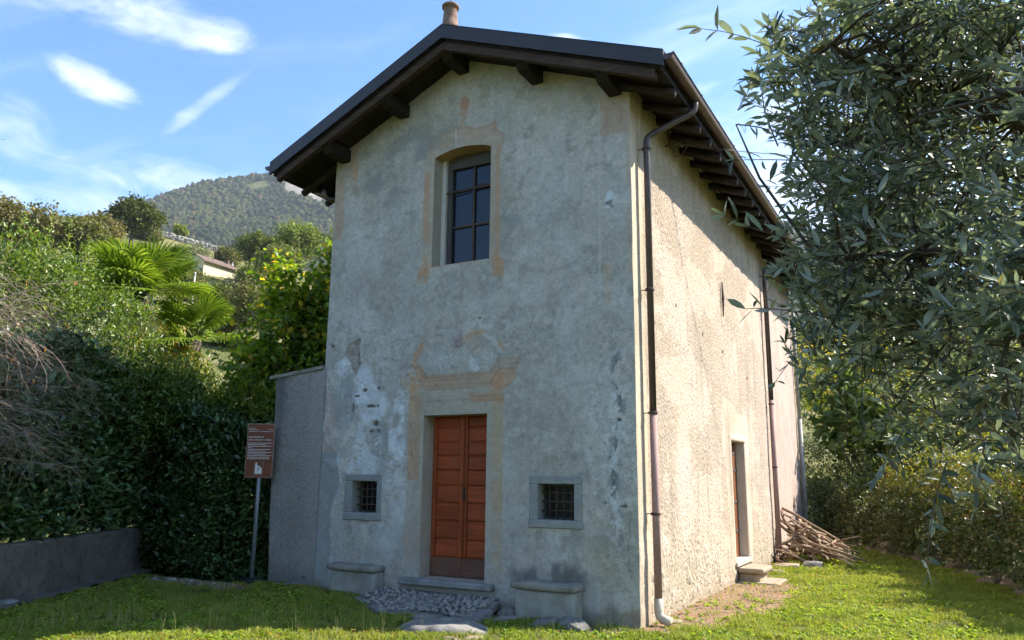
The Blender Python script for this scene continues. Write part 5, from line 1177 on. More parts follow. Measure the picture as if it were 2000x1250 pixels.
def limbs(base, tops, rng, r0, mat, parent, name='branch', bend=.12, trunk_to=None):
    """a trunk and the limbs that reach the clumps"""
    base = Vector(base); loc = Vector(parent.location) if parent is not None else Vector((0, 0, 0))
    fork = Vector(trunk_to) if trunk_to is not None else base
    if trunk_to is not None:
        pts = [base.lerp(fork, k/5)+Vector((rng.uniform(-.03, .03), rng.uniform(-.03, .03), 0))*(k > 0)*(base-fork).length*.25 for k in range(6)]
        MB().tube([p-loc for p in pts], [r0*(1.25-.5*k/5) for k in range(6)], 9).build('trunk', mat, parent, True); fork = pts[-1]
    for tp in tops:
        tp = Vector(tp); l_ = (tp-fork).length; pts = []
        side = Vector((rng.uniform(-1, 1), rng.uniform(-1, 1), rng.uniform(.2, 1))).normalized()*l_*bend
        for k in range(6): q = k/5; pts.append(fork.lerp(tp, q)+side*math.sin(q*math.pi)-loc)
        MB().tube(pts, [max(.004, r0*.55*(1-.85*k/5)) for k in range(6)], 6).build(name, mat, parent, True)

# ================================================================== trees on the hillside
M_far = leaf_mat('hill_foliage', .7, .22, .2)
def hill_tree(name, label, pos, rx, rz, n, pa, pb_, seed, leaf=.5, extra=None, pe=0, lobes=7, group='trees on the hillside'):
    rng = np.random.default_rng(seed); c = np.array(pos, float); gzv = float(hill_z(c[0], c[1]))
    e = empty(name, (c[0], c[1], gzv)); tag(e, label, 'tree', group)
    ells = [(c, (rx*.78, rx*.78, rz*.8))]
    for k in range(lobes):
        d = rand_dir(1, rng)[0]; d[2] = d[2]*.6+.15; ells.append((c+d*np.array([rx, rx, rz])*.62, np.array([rx, rx, rz])*rng.uniform(.36, .55)))
    lf, CC = leafy(ells, n, leaf*.7, leaf*1.3, .8, pa, pb_, rng, 'diamond', extra, pe, cl=rx*.28, out=.9, up=.2)
    Leaves().add(*lf).build('crown', M_far, e)
    tops = [tuple(c+rand_dir(1, rng)[0]*np.array([rx, rx, rz])*.5) for _ in range(4)]
    limbs((c[0], c[1], gzv-.3), tops, random.Random(seed), max(.12, rx*.07), M_bark, e, 'branch', .1, (c[0], c[1], max(gzv+.3, c[2]-rz*.6)))
    return e
G1, G2 = (0.055, 0.078, 0.022), (0.135, 0.150, 0.050)
hill_tree('oak_tree', 'large round dark tree alone on the hill skyline', (-133.6, 85.1, 52.9), 4.9, 3.6, 7000, (.045, .062, .02), (.11, .12, .045), 1, .62)
hill_tree('hill_tree', 'long low olive-brown tree mass at the far left skyline', (-99.5, 45.5, 34.4), 5.4, 2.6, 5000, (.085, .088, .036), (.16, .145, .07), 2, .45)
hill_tree('hill_tree', 'smaller olive tree joining the skyline mass on its right', (-98, 54, 34.6), 4.8, 2.3, 4500, (.07, .085, .032), (.15, .15, .062), 3, .45)
hill_tree('hill_tree', 'brownish bush left of the round skyline tree', (-111, 65, 41.3), 3.8, 2.2, 3500, (.10, .095, .04), (.18, .155, .08), 4, .45)
hill_tree('olive_shrub', 'grey green olive bush above the hillside house roof', (-134.4, 101.4, 49.6), 2.9, 2.5, 3000, (.12, .14, .09), (.22, .235, .16), 5, .34)
hill_tree('olive_shrub', 'paler low olive bush left of the hillside house', (-112.6, 80.2, 40.6), 2.6, 1.8, 2500, (.13, .145, .09), (.23, .24, .16), 6, .34)
hill_tree('olive_shrub', 'faint olive bush on the terrace behind the house chimney', (-138, 113, 50.5), 3.2, 2.2, 2500, (.12, .14, .085), (.22, .23, .15), 16, .36)
hill_tree('small_tree', 'tiny bright green tree on the terrace wall skyline', (-160.3, 116.6, 63.3), 1.9, 1.8, 1400, (.12, .16, .035), (.22, .25, .07), 7, .5)
hill_tree('hill_tree', 'big rounded sage green tree right of the hillside house', (-47.0, 41.9, 17.4), 3.5, 3.6, 11000, (.085, .095, .040), (.185, .180, .085), 8, .24, (.24, .16, .08), .04)
hill_tree('hill_tree', 'dark tree below the hillside house', (-59.5, 47.5, 19.2), 2.9, 2.5, 6500, (.05, .065, .025), (.125, .135, .06), 9, .26)
hill_tree('hill_tree', 'dark rounded tree under the sage green one', (-50.5, 40.2, 13.6), 3.2, 3.2, 7000, (.040, .055, .022), (.11, .12, .05), 10, .24)
hill_tree('hill_tree', 'mid green tree beside the upper terrace end', (-103, 92, 43.5), 4.6, 3.4, 6500, (.06, .085, .025), (.14, .16, .05), 11, .42)
hill_tree('hill_tree', 'sage green tree behind the big rounded one', (-79, 74, 33.8), 3.4, 3.1, 6500, (.085, .10, .042), (.175, .18, .085), 12, .32)
hill_tree('hill_tree', 'tallest fresh green tree near the chapel edge on the hill', (-91.5, 89.5, 42.8), 4.5, 4.0, 7500, (.10, .14, .038), (.20, .235, .075), 13, .40)
hill_tree('hill_tree', 'fresh green tree just beside the chapel wall on the hill', (-84.0, 93.0, 42.0), 4.3, 3.6, 6000, (.10, .135, .038), (.19, .22, .07), 14, .40)
hill_tree('hill_tree', 'very dark tree pressed near the chapel wall on the hill', (-59.5, 65.0, 26.4), 3.1, 2.8, 6000, (.035, .05, .02), (.085, .10, .04), 15, .28)
hill_tree('hill_tree', 'muted green tree between the sage tree and the leafy near tree', (-36.8, 38.0, 14.0), 2.7, 2.7, 7000, (.075, .09, .034), (.16, .165, .07), 17, .20)
for k, (u_, v_, r_) in enumerate([(-62, 150, 8), (-55.5, 190, 6), (-50, 185, 6), (-47.5, 150, 6), (-45.5, 118, 5), (-52.5, 125, 5), (-58, 105, 4.5)]):
    x = CX+v_*math.sin(R(u_)); y = CY+v_*math.cos(R(u_)); z = float(hill_z(x, y))
    hill_tree('scrub_tree', ['scrub tree at the far left of the upper slope', 'scrub tree just below the terrace wall', 'scrub tree right of the terrace wall', 'scrub tree behind the fresh green trees', 'scrub tree low behind the leafy near tree', 'scrub tree on the slope by the utility pole', 'scrub tree hidden behind the palms'][k], (x, y, z+r_*.28), r_*.55, r_*.38, 2600, (.075, .09, .032), (.165, .16, .065), 40+k, .45)

hill_tree('hill_tree', 'leafy green tree directly below the hillside house', (-79.2, 61.3, 25.6), 3.2, 2.4, 5500, (.06, .085, .028), (.15, .165, .06), 120, .30)
hill_tree('hill_tree', 'sage tree behind the palm crowns left of the utility pole', (-71.8, 51.3, 23.9), 3.0, 2.2, 5500, (.085, .10, .042), (.185, .185, .085), 121, .30)
hill_tree('hill_tree', 'dark green tree right below the house chimney end', (-85.3, 69.7, 27.6), 3.2, 2.6, 5500, (.045, .065, .024), (.12, .14, .05), 122, .30)
hill_tree('hill_tree', 'grey green tree left of the hillside house gable', (-98.6, 68.9, 34.6), 3.2, 2.2, 5500, (.10, .12, .06), (.20, .21, .11), 123, .30)
hill_tree('hill_tree', 'mid green tree right of the house satellite dish', (-109.6, 95.8, 40.2), 3.6, 3.0, 5500, (.07, .10, .03), (.16, .19, .06), 124, .30)
hill_tree('hill_tree', 'broad olive tree peeping over the palms', (-65.4, 43.0, 22.5), 2.8, 2.0, 5500, (.08, .10, .04), (.17, .18, .075), 125, .30)
hill_tree('hill_tree', 'dark tree low between palm and leafy tree', (-53.6, 42.1, 17.8), 2.6, 2.2, 5500, (.045, .06, .022), (.12, .135, .05), 126, .30)  # dark leaf palette of its own

# dry-stone terrace wall on the hill
tw = empty('terrace_wall', (-155, 115, 60)); tag(tw, 'long dry-stone terrace wall crossing the sunny hillside', 'wall')
rgw = np.random.default_rng(31); sm = [rock_mesh('block', simple('terrace_stone', (.20, .185, .16), (.42, .40, .36), .8, .95, .6, 3, .1, .1, 0, .3), rgw, 1, .8, .8, .2) for _ in range(3)]
for i in range(84):
    az_ = -56.6+7.2*(i+rgw.uniform(-.3, .3))/84; r_ = 207; x = CX+r_*math.sin(R(az_)); y = CY+r_*math.cos(R(az_)); z = float(hill_z(x, y))
    for row in range(4):
        s_ = rgw.uniform(.30, .62); from_mesh('block', sm[int(rgw.integers(3))], tw, Matrix.Translation((x+155+rgw.uniform(-.15, .15), y-115+rgw.uniform(-.15, .15), z-60+.1+row*.38+rgw.uniform(-.16, .16))) @ Matrix.Rotation(rgw.uniform(0, 6), 4, 'Z') @ Matrix.Diagonal((s_*1.1, s_, s_*.72, 1)))
# house on the hill
hz0 = float(hill_z(-116.5, 91.6))
hs = empty('hillside_house', (-116.2, 91.4, 38.9), None, R(92)); tag(hs, 'small cream house with brown gabled roof on the hillside', 'house')
M_cream = simple('cream_render', (.62, .53, .33), (.72, .63, .42), .8, .9, .2, 3, .02); M_croof = simple('brown_roof', (.10, .07, .055), (.19, .135, .105), 1.5, .9, .4, 6, .05)
hw, hd_, hh_, hr = 3.9, 2.2, 3.1, 1.35
m = MB().add([(-hw, -hd_, -4), (hw, -hd_, -4), (hw, hd_, -4), (-hw, hd_, -4), (-hw, -hd_, hh_), (hw, -hd_, hh_), (hw, hd_, hh_), (-hw, hd_, hh_), (-hw, 0, hh_+hr), (hw, 0, hh_+hr)],
             [(0, 1, 5, 4), (2, 3, 7, 6), (1, 2, 6, 9, 5), (3, 0, 4, 8, 7)]); m.build('wall', M_cream, hs)
m = MB(); ov = .55
for s_ in (-1, 1):
    e0 = (s_*(hd_+ov), hh_-ov*hr/hd_); y0, z0 = e0
    q = [(-hw-ov, y0, z0), (hw+ov, y0, z0), (hw+ov, 0, hh_+hr+.02), (-hw-ov, 0, hh_+hr+.02)]; q2 = [(a, b, c+.18) for a, b, c in q]
    m.add(q+q2, [(0, 1, 2, 3), (7, 6, 5, 4), (0, 4, 5, 1), (2, 6, 7, 3), (0, 3, 7, 4), (1, 5, 6, 2)])
hroof = m.build('roof', M_croof, hs)
MB().box(3.0, 3.55, -.9, -.35, hh_+.6, hh_+1.75, .03).box(2.92, 3.63, -.98, -.27, hh_+1.75, hh_+1.88, .03).build('chimney', M_croof, hroof)
m = MB(); pr = [(.42*math.cos(a), .42*math.sin(a)) for a in np.linspace(0, 2*math.pi, 17)[:-1]]
m.add([(4.15+.1*0, -1.25+p*.9, hh_+1.0+q) for p, q in pr]+[(4.30, -1.25, hh_+1.0)], [(i, (i+1) % 16, 16) for i in range(16)]+[((i+1) % 16, i, 16) for i in range(16)]); m.v = [(a, b, c) for a, b, c in m.v]
m2 = MB(); m2.add([(3.75+p*.55, -1.62, hh_+1.15+q) for p, q in pr]+[(3.75, -1.45, hh_+1.15)], [(i, (i+1) % 16, 16) for i in range(16)]+[((i+1) % 16, i, 16) for i in range(16)]); m2.tube([(3.75, -1.5, hh_+1.15), (3.75, -1.2, hh_+.3)], .04, 6); m2.build('satellite_dish', simple('dish_white', (.6, .6, .6), (.7, .7, .7), 3, .5), hroof)
wd = [(-.34, 0), (.34, 0), (.34, .75), (.24, .98), (0, 1.08), (-.24, .98), (-.34, .75)]; m = MB(); m.add([(-hw-.03, a-.1, 1.9+b) for a, b in wd], [(0, 1, 2, 3, 4, 5, 6)]); o = m.build('window', simple('house_glass', (.03, .035, .04), (.05, .055, .06), 3, .2), hs)
m = MB()
for a0, a1 in zip(wd, wd[1:]+wd[:1]): m.tube([(-hw-.04, a0[0]-.1, 1.9+a0[1]), (-hw-.04, a1[0]-.1, 1.9+a1[1])], .05, 5)
m.build('frame', simple('house_frame', (.25, .22, .18), (.32, .29, .24), 3, .8), o)
MB().box(-hw-.05, -hw+.01, -1.9, -1.1, -1, 1.6).build('shutter', simple('shutter_grey', (.15, .16, .17), (.22, .23, .24), 3, .8), hs)
up_ = empty('utility_pole', (-66.9, 49.4, 19.5)); tag(up_, 'thin pale utility pole below the hillside house', 'pole')
MB().tube([(0, 0, -3.5), (0, 0, 5.2)], [.12, .09], 8).build('pole', simple('pale_pole', (.42, .39, .34), (.55, .52, .46), 2, .8), up_, True); MB().box(-.12, .12, -.1, .1, 4.75, 5.05, .02).build('cap_box', M_post, up_)

# ================================================================== left garden: laurel hedge, shrubs, palms, leafy tree
M_laurel = leaf_mat('laurel_leaf', .34, .14, .5); M_shrub = leaf_mat('shrub_leaf', .38, .34, .5, None, (1.5, 1.5, .5)); M_broad = leaf_mat('broad_leaf', .42, .55, .40, None, (1.7, 1.6, .45))
def hedge(name, label, path, z0, z1, depth, n, L0, L1, wr, pa, pb_, seed, mat, kind='oval', extra=None, pe=0, amp=.25, group=None, topr=.5, parent_cat='hedge', out=.8):
    """path runs along the front face; leaves fill from the front back to depth, over the top as well"""
    rng = np.random.default_rng(seed); s = [0]
    for a, b in zip(path[:-1], path[1:]): s.append(s[-1]+math.hypot(b[0]-a[0], b[1]-a[1]))
    e = empty(name, (path[0][0], path[0][1], z0)); tag(e, label, parent_cat, group)
    S_ = rng.uniform(0, s[-1], n); px_ = np.interp(S_, s, [p[0] for p in path]); py_ = np.interp(S_, s, [p[1] for p in path])
    e_ = .05; tx = np.interp(S_+e_, s, [p[0] for p in path])-np.interp(S_-e_, s, [p[0] for p in path]); ty = np.interp(S_+e_, s, [p[1] for p in path])-np.interp(S_-e_, s, [p[1] for p in path])
    ln = np.maximum(np.hypot(tx, ty), 1e-6); nx, ny = ty/ln, -tx/ln
    zt = np.interp(S_, s, z1) if hasattr(z1, '__len__') else np.full(n, z1)
    zt = zt+.35*(fbm(S_*1.1, S_*0+seed, 4, seed)-.5)*2
    top = rng.random(n) < topr*depth/(depth+np.mean(zt)-z0)
    h = rng.random(n); Zp = z0+(zt-z0)*h
    dep = np.minimum(rng.exponential(.34, n), depth)
    dep = np.where(top, rng.uniform(0, depth, n), dep); Zp = np.where(top, zt-rng.exponential(.18, n), Zp)
    bulge = amp*(fbm(S_*1.5, Zp*1.5, 4, seed+3)-.5)*2+.10*(fbm(S_*5, Zp*5, 3, seed+5)-.5)*2
    round_ = -.45*sstep(.75, 1.0, h)*(~top)*min(1, depth)
    off = bulge+round_-dep
    P_ = np.stack([px_+nx*off, py_+ny*off, Zp], -1)
    O_ = np.stack([nx, ny, np.where(top, 1.0, .15)], -1)
    D = unit(unit(O_)*out+rand_dir(n, rng)*.8+np.array([0, 0, .25])); Nn = unit(rand_dir(n, rng)*.6+np.array([0, 0, .9])+O_*.6)
    Ln = rng.uniform(L0, L1, n)
    Leaves().add(*leaf_mesh(P_, D, Nn, Ln, Ln*wr, pal(rng, n, pa, pb_, extra, pe), kind)).build('foliage', mat, e)
    rr = random.Random(seed); k = max(3, int(s[-1]/.5))
    for i in range(k):
        q = s[-1]*(i+.5)/k; x = float(np.interp(q, s, [p[0] for p in path])); y = float(np.interp(q, s, [p[1] for p in path])); j = int(np.searchsorted(s, q))-1
        dx, dy = path[j+1][0]-path[j][0], path[j+1][1]-path[j][1]; l_ = math.hypot(dx, dy); bx_, by_ = -dy/l_*depth*.5, dx/l_*depth*.5
        bx_, by_ = -(dy/l_)*depth*.45, (dx/l_)*depth*.45
        zt_ = float(np.interp(q, s, z1)) if hasattr(z1, '__len__') else z1
        MB().tube([(x+bx_+rr.uniform(-.1, .1)-path[0][0], y+by_-path[0][1], -.1), (x+bx_-path[0][0], y+by_+rr.uniform(-.1, .1)-path[0][1], (zt_-z0)*.5), (x+bx_+rr.uniform(-.2, .2)-path[0][0], y+by_+rr.uniform(-.2, .2)-path[0][1], (zt_-z0)*.9)], [.03, .022, .01], 6).build('stem', M_bark, e, True)
    return e
DG1, DG2 = (0.026, 0.058, 0.022), (0.085, 0.140, 0.046)
hedge('laurel_hedge', 'tall dark laurel hedge growing over the low garden wall', [(-.75, -6.6), (-1.95, -3.60), (-2.65, -2.30), (-3.7, -.30), (-4.3, .8)], .80, [3.3, 3.4, 3.5, 3.3, 3.3], 1.6, 46000, .10, .165, .44, DG1, DG2, 61, M_laurel, 'oval', None, 0, .22)
hedge('dark_hedge', 'dark dense hedge behind the brown sign', [(-3.75, -.10), (-2.6, -.42), (-1.6, -.40), (-1.15, -.06), (-.90, .30)], .10, [2.7, 2.7, 2.45, 2.40, 2.4], 1.2, 32000, .07, .12, .50, (.019, .042, .015), (.058, .10, .032), 62, M_laurel, 'oval', (.06, .07, .02), .02, .12)
SH1, SH2 = (0.045, 0.085, 0.020), (0.120, 0.180, 0.045)
def bush(name, label, ells, n, L0, L1, wr, pa, pb_, seed, mat, kind='diamond', extra=None, pe=0, cl=.28, cat='shrub', group=None, stems=5, base=None, up=.35, inner=.45, droop=.12):
    rng = np.random.default_rng(seed); c0 = np.mean([e[0] for e in ells], 0); b = base or (c0[0], c0[1], gz1(c0[0], c0[1]))
    e = empty(name, b); tag(e, label, cat, group); lf, CC = leafy(ells, n, L0, L1, wr, pa, pb_, rng, kind, extra, pe, cl, .7, up, None, inner, droop)
    Leaves().add(*lf).build('crown' if cat == 'tree' else 'foliage', mat, e)
    tops = [tuple(CC[int(rng.integers(len(CC)))]) for _ in range(stems)]
    limbs(b, tops, random.Random(seed), .03 if cat != 'tree' else .07, M_bark, e, 'branch', .08, tuple(Vector(b).lerp(Vector(c0), .35)) if cat == 'tree' else None); return e
bush('photinia_shrub', 'tall sunlit glossy shrub rising above the hedge at far left', [((-4.2, -2.9, 4.1), (.9, 1.0, 1.15)), ((-3.9, -3.7, 4.0), (.7, .8, 1.2)), ((-4.1, -2.2, 4.3), (.8, .8, 1.1))], 15000, .055, .10, .44, SH1, SH2, 63, M_shrub, 'diamond', (.20, .24, .05), .10, .30, 'shrub', None, 7, (-4.1, -2.9, .8))
bush('photinia_shrub', 'broad sunlit glossy shrub in front of the palm', [((-4.0, -1.1, 3.75), (.85, .85, 1.15)), ((-3.9, -.4, 3.05), (.8, .8, 1.05)), ((-4.4, -1.7, 4.25), (.7, .7, 1.0)), ((-3.6, .0, 2.65), (.7, .6, .8))], 20000, .055, .10, .44, SH1, SH2, 64, M_shrub, 'diamond', (.20, .24, .05), .10, .30, 'shrub', None, 7, (-4.0, -.8, .8))
bush('spring_shrub', 'yellow green bush under the palm crowns', [((-4.3, .75, 3.1), (.75, .7, .75)), ((-3.6, .55, 2.7), (.7, .6, .7))], 8000, .055, .10, .44, (.09, .14, .028), (.20, .25, .055), 65, M_shrub, 'diamond', (.28, .24, .06), .08, .28, 'shrub', None, 5, (-4.0, .7, .5))
bush('mixed_shrub', 'bright backlit bush left of the buttress wall', [((-2.6, .75, 2.7), (.85, .55, .75)), ((-1.7, .9, 2.6), (.6, .5, .6)), ((-3.2, .6, 2.4), (.6, .5, .7))], 9500, .06, .11, .48, (.05, .09, .02), (.15, .20, .04), 66, M_broad, 'diamond', (.26, .26, .06), .10, .28, 'shrub', None, 6, (-2.4, .8, .2))
# upright shoots along the sunlit tops
sh = Leaves(); rng = np.random.default_rng(67)
for i in range(46):
    x, y = rng.uniform(-4.7, -3.5), rng.uniform(-4.0, -1.2); z0 = rng.uniform(4.6, 5.2); hh = rng.uniform(.25, .55); n = int(hh*60)
    tt = rng.random(n); P_ = np.stack([x+.06*tt+rng.normal(0, .012, n), y+rng.normal(0, .012, n), z0+hh*tt], -1); D = unit(rand_dir(n, rng)*np.array([1, 1, .3])+np.array([0, 0, .8])); L_ = rng.uniform(.05, .085, n)
    sh.add(*leaf_mesh(P_, D, unit(rand_dir(n, rng)+np.array([0, 0, .6])), L_, L_*.36, pal(rng, n, (.11, .17, .035), (.23, .28, .07), (.25, .13, .06), .04)))
e = empty('shrub_shoots', (-4.1, -1.8, 4.6)); tag(e, 'fresh upright shoots along the top of the sunlit shrubs', 'shoots', kind='stuff'); sh.build('foliage', M_shrub, e, 'stuff')
# fan palms
M_palm = leaf_mat('palm_leaf', .42, .30, .45)
def palm(name, label, top, ht, nfr, rad, seed, dead=.25, aim=None):
    rng = np.random.default_rng(seed); rr = random.Random(seed); top = np.array(top, float); b = (top[0], top[1], top[2]-ht)
    e = empty(name, b); tag(e, label, 'palm', 'fan palms behind the hedge'); loc = np.array(b)
    m = MB(); m.tube([(rr.uniform(-.02, .02), rr.uniform(-.02, .02), ht*k/8) for k in range(9)], [.14*(1+.12*(k % 2)) for k in range(9)], 10); m.build('trunk', M_bark, e, True)
    for i in range(nfr):
        old = i < nfr*dead; a = rng.uniform(0, 2*math.pi) if aim is None else rng.choice(aim)+rng.normal(0, .35)
        el = rng.uniform(-.9, -.3) if old else rng.uniform(-.15, 1.15)
        d = np.array([math.cos(a)*math.cos(el), math.sin(a)*math.cos(el), math.sin(el)]); pl_ = rng.uniform(.45, .75)*rad/.6
        hub = np.array([0, 0, ht])+d*pl_-np.array([0, 0, .10*pl_]); side = unit(np.cross(d, [0, 0, 1])); upv = np.cross(side, d)
        nb_ = 34; Vs = []; Fs = []; tipd = rng.uniform(.10, .3)+(.5 if old else 0); span = math.radians(rng.uniform(130, 160))
        c1, c2 = ((.26, .19, .05), (.42, .33, .12)) if old else ((.08, .14, .018), (.21, .27, .045)); cs_ = []
        for k in range(nb_):
            q = (k/(nb_-1)-.5)*2*span; dr = d*math.cos(q)+side*math.sin(q); w_ = side*math.cos(q)-d*math.sin(q); L_ = rad*(.82+.18*math.cos(q*.8))*rng.uniform(.92, 1.05); wd_ = .020*rad/.6
            cup = upv*(.14*rad*(q/span)**2)
            p0 = hub; p1 = hub+dr*L_*.5+cup; p2 = hub+dr*L_*.8+cup-np.array([0, 0, L_*tipd*.35]); p3 = hub+dr*L_+cup-np.array([0, 0, L_*tipd])
            f_ = upv*.010; n0 = len(Vs); Vs += [p0, p1+w_*wd_+f_, p1-w_*wd_+f_, p2+w_*wd_*.7, p2-w_*wd_*.7, p3, p1-f_]
            Fs += [(n0, n0+1, n0+6), (n0, n0+6, n0+2), (n0+6, n0+1, n0+3), (n0+6, n0+3, n0+4), (n0+6, n0+4, n0+2), (n0+3, n0+5, n0+4)]
            cs_ += [pal(rng, 1, c1, c2)[0]]*7
        npmesh('frond', np.array(Vs), np.array(Fs), M_palm, e, False, np.array(cs_))
        MB().tube([(0, 0, ht-.05), tuple(d*pl_*.5+np.array([0, 0, ht])), tuple(hub)], [.014, .011, .008], 5).build('leaf_stalk', simple('stalk_green', (.10, .13, .03), (.16, .18, .05), 6, .6) if i == 0 and seed == 71 else bpy.data.materials['stalk_green'], e, True)
    return e
palm('fan_palm', 'larger fan palm with yellowing hanging fronds behind the hedge', (-5.50, .62, 5.18), 4.6, 30, .74, 71, .10)
palm('fan_palm', 'smaller bright fan palm nearer the leafy tree', (-4.72, 1.30, 4.30), 3.8, 24, .60, 72, .10)
# leafy tree beside the chapel
dt = empty('leafy_tree', (-2.3, 1.7, .2)); tag(dt, 'leafy autumn-tinged tree between the palms and the chapel', 'tree'); rng = np.random.default_rng(81)
ells = [((-2.45, 1.45, 4.2), (.75, .7, .9)), ((-1.75, 1.9, 4.3), (.65, .7, 1.25)), ((-2.1, 1.5, 3.4), (.8, .7, .8)), ((-2.35, 1.3, 5.1), (.35, .4, .55)), ((-1.35, 1.7, 5.2), (.45, .5, .9)), ((-2.9, 1.1, 3.5), (.5, .5, .6)), ((-1.4, 1.6, 3.5), (.5, .5, .7))]
lf, CC = leafy(ells, 8500, .09, .16, .64, (.050, .105, .014), (.16, .235, .032), rng, 'oval', (.45, .34, .05), .12, .34, .6, .0, None, .3, .30)
Leaves().add(*lf).build('crown', M_broad, dt)
limbs((-2.3, 1.7, .1), [tuple(CC[i]) for i in rng.integers(0, len(CC), 22)], random.Random(5), .06, M_bark, dt, 'branch', .10, (-2.2, 1.6, 2.3))
# bare shrub of thin arching twigs at the left
bs = empty('bare_shrub', (-1.65, -4.25, .85)); tag(bs, 'tangled leafless shrub of thin grey twigs at the left edge', 'shrub')
rb = random.Random(23); M_twig = simple('grey_twig', (0.20, 0.145, 0.105), (0.42, 0.34, 0.27), 12, .85, .3, 60, .002, .2)
loc = Vector(bs.location); stems_ = []; tw_ = MB()
for i in range(38):
    yaw = rb.gauss(.75, .6); el = rb.uniform(-.35, 1.1); l_ = rb.uniform(.7, 1.7)
    d = Vector((math.cos(yaw)*math.cos(el), math.sin(yaw)*math.cos(el), math.sin(el))); p = Vector((rb.uniform(-.25, .25), rb.uniform(-.3, .3), rb.uniform(1.0, 2.9))); pts = [p.copy()]
    for k in range(12): d = (d+Vector((rb.uniform(-.13, .13), rb.uniform(-.13, .13), rb.uniform(-.12, .06)-.03*(el > .2)))).normalized(); p = p+d*l_/12; pts.append(p.copy())
    r0 = rb.uniform(.004, .010); MB().tube(pts, [r0*(1-.78*k/12) for k in range(13)], 6).build('stem', M_twig, bs, True); stems_.append((pts, r0))
for pts, r0 in stems_:
    for j in range(24):
        k = rb.randint(2, 11); p = pts[k].copy(); base_d = (pts[k+1]-pts[k]).normalized(); d = (base_d*.7+Vector((rb.uniform(-1, 1), rb.uniform(-1, 1), rb.uniform(-.9, .6)))).normalized(); l_ = rb.uniform(.25, .95); q = [p.copy()]
        for s_ in range(6): d = (d+Vector((rb.uniform(-.22, .22), rb.uniform(-.22, .22), rb.uniform(-.22, .10)))).normalized(); p = p+d*l_/6; p.z = max(p.z, .12); q.append(p.copy())
        tw_.tube(q, [max(.0012, r0*.36*(1-.75*s_/6)) for s_ in range(7)], 3, False)
o = tw_.build('twigs', M_twig, bs, True); o['kind'] = 'stuff'
dl = Leaves(); rng = np.random.default_rng(91); P_ = np.array([tuple(rb.choice(pts)+loc) for pts, _ in stems_ for _k in range(2)]); n = len(P_); dl.add(*leaf_mesh(P_, unit(rand_dir(n, rng)-np.array([0, 0, .8])), rand_dir(n, rng), rng.uniform(.04, .08, n), rng.uniform(.015, .03, n), pal(rng, n, (.30, .12, .05), (.45, .22, .10)), 'oval')); dl.build('dry_leaves', M_shrub, bs, 'stuff')
# thin evergreen at the very left edge
bush('slender_shrub', 'slender evergreen sprig reaching above the bare twigs at the left edge', [((-.60, -4.82, 4.9), (.10, .10, .40)), ((-.62, -4.85, 4.2), (.14, .14, .5))], 420, .04, .07, .4, (.035, .06, .025), (.09, .12, .05), 68, M_shrub, 'diamond', (.25, .05, .04), .06, .12, 'shrub', None, 4, (-.75, -4.9, .8))

# ================================================================== right: dry-stone wall, ivy hedge, fig, trees
WP = [(4.6, 14.6), (5.2, 13.4), (6.05, 11.6), (7.2, 9.5), (8.1, 8.3), (8.75, 6.1), (9.15, 4.6), (9.6, 2.6)]
dw = empty('dry_stone_wall', (8.1, 8.3, .2)); tag(dw, 'low tumbled dry-stone wall half hidden by ivy at the lawn edge', 'wall')
rgw = np.random.default_rng(33); sm = [rock_mesh('stone', M_rockw, rgw, 1, .8, .75, .22, .85) for _ in range(6)]; s = [0]
for a, b in zip(WP[:-1], WP[1:]): s.append(s[-1]+math.hypot(b[0]-a[0], b[1]-a[1]))
q = 0
while q < s[-1]:
    x = float(np.interp(q, s, [p[0] for p in WP])); y = float(np.interp(q, s, [p[1] for p in WP])); w_ = rgw.uniform(.12, .25)
    for row in range(3):
        if rgw.random() < (.40, .55, .75)[row]: continue
        s_ = w_*rgw.uniform(.55, 1.25)
        from_mesh('stone', sm[int(rgw.integers(6))], dw, Matrix.Translation((x-8.1+rgw.uniform(-.12, .12)+.06*row, y-8.3+rgw.uniform(-.12, .12)+.04*row, gz1(x, y)-.2+.00+row*.16+rgw.uniform(-.02, .02))) @ Matrix.Rotation(rgw.uniform(0, 6), 4, 'Z') @ Matrix.Rotation(rgw.uniform(-.5, .5), 4, 'X') @ Matrix.Diagonal((s_*1.05, s_*.8, .105*rgw.uniform(.7, 1.4), 1)))
    q += w_*1.5
WH = [(p[0]+.12, p[1]+.08) for p in WP][::-1]
M_ivy = leaf_mat('ivy_leaf', .38, .18, .45)
hedge('ivy_hedge', 'ivy covered hedge bank behind the low stone wall', [(p[0]-.14, p[1]-.10) for p in WP][::1], .24, [1.5, 1.5, 1.45, 1.35, 1.35, 1.4, 1.5, 1.6], 1.0, 34000, .045, .085, .66, (.040, .060, .018), (.125, .145, .042), 95, M_ivy, 'oval', (.16, .11, .05), .10, .22)
bush('bramble_shrub', 'olive brown bramble thicket above the ivy hedge', [((8.5, 9.0, 1.6), (.8, .9, .7)), ((9.3, 7.0, 1.7), (.8, .9, .8)), ((9.7, 5.3, 1.7), (.8, .9, .8)), ((7.7, 10.4, 1.6), (.8, .9, .7))], 15000, .055, .10, .5, (.075, .10, .024), (.18, .19, .05), 96, M_shrub, 'diamond', (.24, .15, .07), .14, .3, 'shrub', None, 6, (8.9, 8.6, .3))
bush('dark_shrub', 'dark shrub mass behind the far end of the lawn', [((5.9, 14.6, 1.3), (1.0, .9, 1.2)), ((7.0, 13.0, 1.4), (.9, 1.0, 1.1)), ((4.9, 15.6, 1.6), (1.0, .9, 1.5)), ((6.4, 13.4, .9), (.8, .6, .7))], 15000, .06, .10, .52, (.045, .070, .018), (.135, .165, .042), 97, M_ivy, 'oval', (.12, .09, .04), .05, .3, 'shrub', None, 6, (6.2, 14.2, .2))
